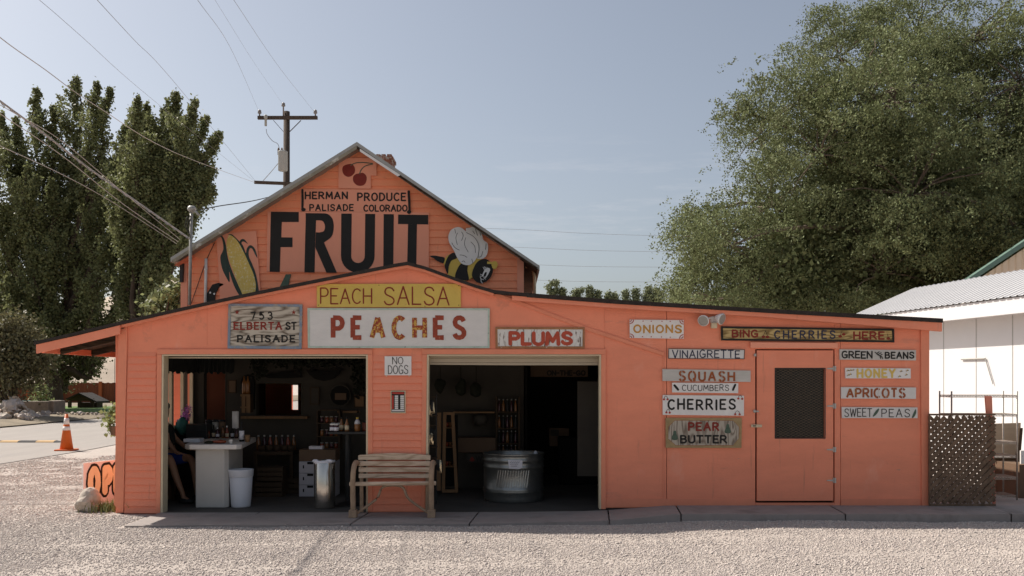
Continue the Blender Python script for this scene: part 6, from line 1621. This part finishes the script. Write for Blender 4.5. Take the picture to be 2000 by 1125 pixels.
# ================================================================== LEFT SIDE BEYOND THE ROAD
YFn = 70.0
fence = thing('wooden_fence', U(100, 788, YFn), 'long dark brown board fence beyond the poplar tree', 'fence')
xa, xb = UX(-250, YFn), UX(420, YFn)
nb = 120
mb = MB()
for i in range(nb):
    a, b = xa + (xb - xa)*i/nb, xa + (xb - xa)*(i + 1)/nb
    mb.box(a + .008, b - .008, YFn, YFn + .04, GZ, 1.62 + .02*math.sin(i*2.7))
mb.build('boards', 'fence', fence)
for px in (-90, 55, 120, 197, 300):
    mb = MB(); x = UX(px, YFn); mb.box(x - .12, x + .12, YFn - .14, YFn - .005, GZ, 1.72); mb.build('post', 'fencepost', fence)
mb = MB(); mb.tube([U(17.5, 788, 62), U(18, 746, 62)], .055, 10); tag(mb.build('yellow_post', 'yellowpost'), 'slim yellow post in front of the brown fence', 'post')
for i, (a, b) in enumerate(((2, 22), (44, 66))):
    Y = 58; o = thing('green_bin', (UX((a+b)/2, Y), Y, .1), ('left', 'right')[i] + ' one of two low teal bins in front of the fence', 'bin', 'teal bins')
    mb = MB(); zz = UZ(788, Y); mb.box(UX(a, Y), UX(b, Y), Y, Y + .6, .05, .46); mb.build('tub', 'teal', o, bevel=.03)
    mb = MB(); mb.box(UX(a, Y) - .03, UX(b, Y) + .03, Y - .03, Y + .63, .462, .52); mb.build('lid', 'teal', o, bevel=.02)
pl = thing('stone_planter', U(70, 806, 46), 'weathered grey stone planter box beside the rock pile', 'planter')
Y = 46.0
mb = MB(); mb.box(UX(36, Y), UX(94, Y), Y, Y + 1.2, GZ, UZ(784, Y)); mb.build('trough', 'planter', pl, bevel=.02)
mb = MB(); mb.box(UX(64, Y - .5), UX(93.4, Y - .5), Y - .5, Y - .01, GZ, UZ(783.5, Y)); mb.build('front_block', 'planter', pl, bevel=.03)
mb = MB(); mb.prism([(UX(94.2, Y - .3), GZ), (UX(105, Y - .3), GZ + .05), (UX(105, Y - .3), UZ(783, Y)), (UX(94.2, Y - .3), UZ(782, Y))], Y - .3, Y + .9); mb.build('end_block', 'planter', pl, bevel=.02)
v, f = leafcloud(np.array([U(78 + a, 768 + b, 47) for a, b in ((0,0),(6,8),(2,-8),(-3,12),(8,-2),(-4,-14),(4,16))]), np.full((7, 3), .22), 330, .17, 15, 0, .8)
o = raw('planter_shrub', v, f, 'leaf_pale', origin=U(80, 785, 47)); tag(o, 'pale leafy shrub growing behind the stone planter', 'shrub')
wl_ = thing('well_shelter', U(163, 795, 54), 'dark little open shelter with a pitched roof on the lawn', 'shelter')
Y = 54.0
mb = MB()
for a, b in ((134, 158.5), (158.5, 192)):
    p, q = ((UX(134, Y), UZ(778, Y)), (UX(158.4, Y), UZ(767, Y))) if a == 134 else ((UX(158.6, Y), UZ(767, Y)), (UX(193, Y), UZ(783.5, Y)))
    mb.prism([p, q, (q[0], q[1] - .09), (p[0], p[1] - .09)], Y - .3, Y + 1.4)
mb.build('roof', 'shingle', wl_)  # black material stands in for tree shade on this roof
mb = MB(); mb.prism([(UX(140, Y), UZ(778, Y)), (UX(158.5, Y), UZ(769.6, Y)), (UX(178, Y), UZ(778, Y))], Y - .1, Y - .04); mb.build('gable_board', 'darkwood', wl_)
mb = MB(); mb.box(UX(136, Y), UX(184, Y), Y - .05, Y + .03, UZ(783, Y), UZ(778.2, Y)); mb.build('beam', 'darkwood', wl_)
for px in (136, 155, 180):
    mb = MB(); x = UX(px, Y); mb.box(x - .08, x + .08, Y - .06, Y + .1, .1, UZ(783.2, Y)); mb.build('post', 'darkwood', wl_)
mb = MB(); mb.box(UX(139, Y), UX(177, Y), Y + .8, Y + 1.6, .1, UZ(787, Y)); mb.build('seat_box', 'darkwood', wl_)
# rocks of the pile: three shapes copied about
protos = []
for k in range(3):
    mb = MB(); mb.blob((0, 0, 0), .19, .15, .12, .42, 2, 20 + k)
    o = mb.build('pile_rock', ('palerock', 'rock', 'warmrock')[k], origin=(0, 0, -.1)); protos.append(o)
rr = random.Random(21); cnt = 0
for i in range(230):
    px = rr.uniform(-60, 92); t = rr.random()
    h = max(0, 1 - abs(px - 22)/48) * .9
    Y = 41.0 + rr.uniform(-1.8, 2.6) + (1.5 if px > 70 else 0)
    if px > 60 and rr.random() < .55: continue
    d_ = abs(Y - 41.6)/3.0
    z = .06 + h * max(0, 1 - d_) * rr.uniform(.55, 1.0) - .02
    loc = (UX(px, Y), Y, z - .05); k = cnt % 3
    sc = rr.choice((.6, .8, 1, 1.1, 1.5))*rr.uniform(.8, 1.2) * (1 - .3*(px > 66))
    o = protos[k] if cnt < 3 else dup(protos[k])
    o.location = loc; o.rotation_euler = (rr.uniform(-.4, .4), rr.uniform(-.4, .4), rr.uniform(0, 6)); o.scale = (sc, sc, sc*rr.uniform(.8, 1.2))
    tag(o, 'pale rounded rock in the sunlit rock pile across the road', 'rock', 'rocks of the pile'); cnt += 1
mb = MB(); mb.box(UX(-60, 52), UX(6, 52), 52, 53, GZ, UZ(790, 52)); tag(mb.build('concrete_block', 'palerock', bevel=.04), 'pale concrete block at the left edge above the rock pile', 'block')
# low border stones by the lawn
for i in range(14):
    px = 104 + i*8.4 + rr.uniform(-2, 2); Y = 45.2 + rr.uniform(-.6, .4)
    o = dup(protos[i % 3], (UX(px, Y), Y, .10), None, rr.uniform(.35, .65), 'small pale stone edging the verge behind the cone', 'stones edging the verge'); o.rotation_euler = (0, 0, rr.uniform(0, 6))
# bright low wall beyond the lawn
mb = MB(); mb.box(UX(118, 66), UX(260, 66), 66, 66.3, GZ, UZ(789.5, 66)); tag(mb.build('low_wall', 'white'), 'low bright white wall in front of the brown fence', 'wall')

# ================================================================== TREES
def tube_np(pts, rs, n=6):
    m_ = MB(); m_.tube(pts, rs, n, False); return m_
def limb(mb, a, b, r0, r1, sag=0.0, n=6, seed=0):
    rr_ = random.Random(seed); a, b = Vector(a), Vector(b); L_ = (b - a).length; pts = []
    for i in range(6):
        t = i/5; p = a.lerp(b, t); p.z += sag*L_*4*t*(1 - t)
        if 0 < i < 5: p += Vector((rr_.gauss(0, 1), rr_.gauss(0, 1), rr_.gauss(0, .6)))*L_*.025
        pts.append(p)
    mb.tube(pts, [r0 + (r1 - r0)*(i/5) for i in range(6)], n, False)
    return pts

def poplar(base, Y, spires, n_leaf, label, seed, rtrunk=.42, fork=3.2):
    g = np.random.default_rng(seed); rr_ = random.Random(seed)
    o = thing('poplar_tree', base, label, 'tree')
    tb_ = MB(); b = Vector(base)
    top = b + Vector((rr_.uniform(-.3, .3), 0, fork))
    tb_.tube([b + Vector((0, 0, -.3)), b + Vector((0, 0, .5)), top], [rtrunk*1.35, rtrunk*1.05, rtrunk*.9], 12, False)
    C_, SG, Wt = [], [], []
    for (px, yt_, rad, yb_) in spires:
        yy = Y + g.uniform(-2.2, 2.2); rad *= 1.05 if yt_ < 300 else 1.15
        tip = U(px, yt_, yy); foot = Vector((b.x + (tip.x - b.x)*.55, b.y + (yy - b.y)*.6, UZ(yb_, yy)))
        limb(tb_, top - Vector((0, 0, .5)), foot, rtrunk*.55, rtrunk*.34, .03, 8, int(px) + 5)
        limb(tb_, foot, tip, rtrunk*.34, .02, 0, 6, int(px))
        H_ = tip.z - foot.z; ns = int(9 + H_*2.6)
        for i in range(ns):
            t = (i + g.random())/ns
            c = foot.lerp(tip, t); a = g.random()*6.28; env = rad * min(1, (1 - t)*2.1 + .05)
            reach = env*g.uniform(.45, 1.15); up_ = min(reach*g.uniform(1.0, 1.8) + .2, .75*(tip.z - c.z))
            e_ = c + Vector((math.cos(a)*reach, math.sin(a)*reach, up_))
            if e_.z > tip.z: e_.z = tip.z - .1
            nk = max(3, int((e_ - c).length/.28))
            for k in range(nk):
                u = (k + .6)/nk; q = c.lerp(e_, u)
                C_.append(q + Vector((0, 0, -.15*reach*math.sin(u*3.1)))); s_ = (.25 - .13*u)*g.uniform(.7, 1.15)*min(1, .35 + 1.6*(1 - t)); SG.append((s_, s_, s_*1.35)); Wt.append(1)
            if g.random() < .5: tb_.tube([c, c.lerp(e_, .8)], [.035, .008], 4, False)
        for k in range(6): C_.append(foot.lerp(tip, .78 + .04*k)); SG.append((.10, .10, .18))
    # lower skirts filling the crown
    tb_.build('trunk', 'bark', o, True)
    v, f = leafcloud(np.array(C_), np.array(SG), n_leaf, .142, seed, .15, .85)
    raw('crown', v, f, 'leaf_poplar', o, origin=b + Vector((0, 0, 6)))
    return o
Yt = 52.0
sp1 = [(150,150,1.0,430),(190,163,.85,430),(216,172,.8,440),(104,208,.85,460),(70,175,.95,470),(30,232,.9,500),(0,222,1.0,500),(-50,250,1.3,520),
       (55,330,1.2,580),(5,400,1.3,640),(100,350,1.2,600),(150,320,1.2,580),(205,310,1.2,590),(236,300,.9,520),(60,480,1.3,690),(160,470,1.3,690),(225,440,1.1,640),(15,540,1.2,720),(110,590,1.2,740),(195,570,1.1,740),(-50,480,1.4,680),(225,600,.9,740),(140,660,1.0,765),(-10,600,1.2,740)]
poplar((UX(109, Yt), Yt, .05), Yt, sp1, 150000, 'tall dense poplar with several pointed tops standing left of the shop', 31, .40)
Yt2 = 49.0
sp2 = [(246,248,.9,430),(238,330,1.2,560),(236,400,1.2,620),(242,290,1.0,500),(270,194,.85,420),(288,206,.7,420),(326,208,.8,430),(345,184,.9,430),(381,197,.9,430),(405,230,.85,420),(430,262,.75,400),(300,280,1.1,520),(350,300,1.2,540),(400,330,1.0,520),(262,290,1.0,540),(275,410,1.2,600),(335,400,1.2,570),(385,400,.9,520),(418,370,.8,440),(300,500,.8,620),(250,510,.9,650),(418,330,.7,420),(262,600,.6,660)]
poplar((UX(262, Yt2), Yt2, .05), Yt2, sp2, 120000, 'second poplar close behind the left porch of the shop', 37, .36)
# dark shrub peeping over the porch roof
Yb = 34.0
def shrub(name, clumps, Y, sg, n, size, mat, label, seed, base_row, cat='shrub', droop=0):
    xs = [c[0] for c in clumps]; mx_ = sum(xs)/len(xs)
    o = thing(name, (UX(mx_, Y), Y, GZ), label, cat)
    C_ = np.array([U(a, b, Y + random.Random(a*7 + b).uniform(-1, 1)*sg*2.2) for a, b in clumps])
    v, f = leafcloud(C_, np.full((len(clumps), 3), sg), n, size, seed, droop, .8)
    raw('foliage', v, f, mat, o, origin=(UX(mx_, Y), Y, GZ))
    mb = MB()
    for c in C_[::max(1, len(C_)//6)]: limb(mb, (UX(mx_, Y), Y, GZ - .1), c, .07, .02, 0, 6, seed)
    mb.build('stem', 'bark', o, True)
    return o
shrub('dark_shrub', [(300,600),(315,590),(330,575),(345,560),(350,585),(335,600),(320,615),(340,620),(352,605),(356,560)], 24.0, .16, 1400, .14, 'leaf_poplar', 'dark leafy bush between the porch roof and the house', 41, 0)
# sunlit bush at the left edge
rb = random.Random(9)
cl = [(rb.gauss(18, 34), rb.gauss(690, 36)) for _ in range(70)]
cl = [(a, b) for a, b in cl if ((a - 12)/72)**2 + ((b - 690)/66)**2 < 1] + [(20, 632), (45, 642), (0, 640), (60, 660), (78, 690), (76, 720), (-20, 650), (-40, 680), (-40, 720), (66, 740), (40, 752), (10, 756)]
shrub('round_bush', cl, 43.0, .38, 17000, .15, 'leaf_bush', 'rounded olive bush in full sun at the left edge', 43, 0)

def elm():
    Y = 40.0; base = Vector((UX(1806, Y), Y, GZ))
    g = np.random.default_rng(51); rr_ = random.Random(51)
    o = thing('elm_tree', base, 'huge spreading elm with drooping branches filling the right side', 'tree')
    lobes = [(1425,480,100,95),(1385,545,70,60),(1510,400,120,110),(1485,265,70,80),(1560,200,100,90),(1640,110,110,90),(1700,190,150,130),(1790,70,130,90),(1900,75,130,90),(1860,200,170,140),(1990,160,130,140),(1640,360,160,150),(1780,380,170,160),(1930,360,170,170),(2080,260,150,170),(1600,510,130,95),(1720,530,140,90),(1860,520,150,95),(2010,480,150,120),(2150,420,140,170),(1470,560,90,50),(1560,575,110,45),(1440,215,22,22),(1700,30,70,40),(1745,200,90,80),(1810,150,100,90),(1368,480,42,70),(1362,555,36,48),(1400,585,80,34),(1352,425,24,30),(1600,300,110,100),(1680,450,120,110),(1600,590,120,40),(1760,470,120,120),(1900,450,120,120)]
    tb_ = MB(); C_, SG = [], []
    heads = [(base + Vector((0, 0, 5.0))), Vector((UX(1800, Y), Y, UZ(470, Y))), Vector((UX(1930, Y), Y + 1, UZ(500, Y)))]
    tb_.tube([base - Vector((0, 0, .3)), base + Vector((0, 0, 1)), heads[1]], [.75, .6, .42], 14, False)
    tb_.tube([base + Vector((1.2, .6, -.3)), base + Vector((1.6, .8, 2)), heads[2]], [.6, .5, .36], 12, False)
    for k, (px, py, rx, ry) in enumerate(lobes):
        yy = Y + (-3.5, 1.5, -1.0, 3.2, -2.4, 2.6)[k % 6] * (1.0 if rx > 60 else .3)
        c = U(px, py, yy); ax_, az_ = rx/F*yy, ry/F*yy; ay_ = max(.5, (ax_ + az_)*.62)
        h = heads[1] if px < 1860 else heads[2]
        limb(tb_, h - Vector((0, 0, 1.6)), c, .19, .03, .16, 7, k)
        nbough = int(6 + rx*ry/430)
        for i in range(nbough):
            d_ = g.normal(0, 1, 3); d_ /= np.linalg.norm(d_); rad = .45 + .55*g.random()**.6
            q = Vector((c.x + d_[0]*ax_*rad, c.y + d_[1]*ay_*rad, c.z + d_[2]*az_*rad))
            if UZ(606, q.y) > q.z and q.x < UX(1650, q.y): q.z = UZ(604, q.y) + g.random()*.6
            if g.random() < .45: limb(tb_, c.lerp(q, .1), q, .05, .012, .08, 5, i + k*100)
            bs_z = g.uniform(.30, .56); a0 = math.atan2(d_[1], d_[0])
            for tw in range(int(11 + 12*bs_z)):
                p0 = q + Vector((g.normal(0, bs_z), g.normal(0, bs_z), g.normal(0, bs_z*.55)))
                a = a0 + g.normal(0, .8); ln = g.uniform(.4, 1.1)
                for s_ in range(5):
                    t = s_/4
                    C_.append((p0.x + math.cos(a)*ln*t*.8, p0.y + math.sin(a)*ln*t*.8, p0.z + .22*t - .8*ln*t*t)); SG.append((.10, .10, .08))
    tb_.build('trunk', 'barklight', o, True)
    v, f = leafcloud(np.array(C_), np.array(SG), 540000, .105, 52, .5, .55)
    raw('crown', v, f, 'leaf_elm', o, origin=base + Vector((0, 0, 8)))
    inn = [U(px, py, Y + dy) for px in range(1500, 2150, 45) for py in range(330 if px > 1600 else 440, 610, 40) for dy in (-1.5, 2.5, 5.0)]
    v, f = leafcloud(np.array(inn), np.full((len(inn), 3), .75), 60000, .26, 53, .4, .6)
    raw('inner_crown', v, f, 'leaf_elm', o, origin=base + Vector((0, 0, 8)))
elm()
# row of small distant trees over the roof line
far = [(1082,548,24,1),(1098,562,16,0),(1128,560,22,1),(1152,558,20,0),(1168,566,8,2),(1188,570,10,2),(1200,572,16,0),(1222,566,12,2),(1242,562,20,0),(1266,556,16,2),(1284,562,24,1),(1318,566,12,2),(1334,562,20,0)]
desc = ['wispy tree nearest the gutter pipe in the distant row', 'low round tree beside the wispy one in the distant row', 'twin headed tree in the left half of the distant row', 'rounded tree left of the slim ones in the distant row', 'slim small tree, first of two left of the gap', 'slim small tree, second of two left of the gap', 'broad low tree right of the gap in the distant row', 'narrow pointed tree in the middle of the distant row', 'full rounded tree in the middle of the distant row', 'tall pointed tree, highest of the right half of the row', 'brownish broad tree in the right half of the distant row', 'narrow tree alone near the elm in the distant row', 'rounded tree half hidden by the elm in the distant row']
for k, (px, py, w, kind) in enumerate(far):
    Y = 95.0; o = thing('distant_tree', (UX(px, Y), Y, GZ), desc[k], 'tree', 'distant row of trees')
    g = np.random.default_rng(60 + k); zt_ = UZ(py + 5, Y); cl = []
    for i in range(70):
        t = g.random(); z = UZ(640, Y) + (zt_ - UZ(640, Y))*t
        r_ = w/F*Y * ((1 - t)**.5 if kind != 1 else (1.0 if t < .6 else .75*abs(math.sin(t*9 + k)) + .1)) * .62
        a = g.random()*6.28; q = g.random()**.5; cl.append((UX(px, Y) + math.cos(a)*r_*q, Y + math.sin(a)*r_*q, z))
    v, f = leafcloud(np.array(cl), np.full((70, 3), .17), 3600, .20, 61 + k, 0, .85)
    raw('crown', v, f, 'leaf_far', o, origin=(UX(px, Y), Y, GZ))
    mb = MB(); mb.tube([(UX(px, Y), Y, GZ), (UX(px, Y), Y, zt_ - .4)], [.16, .02], 7, False); mb.build('trunk', 'bark', o, True)
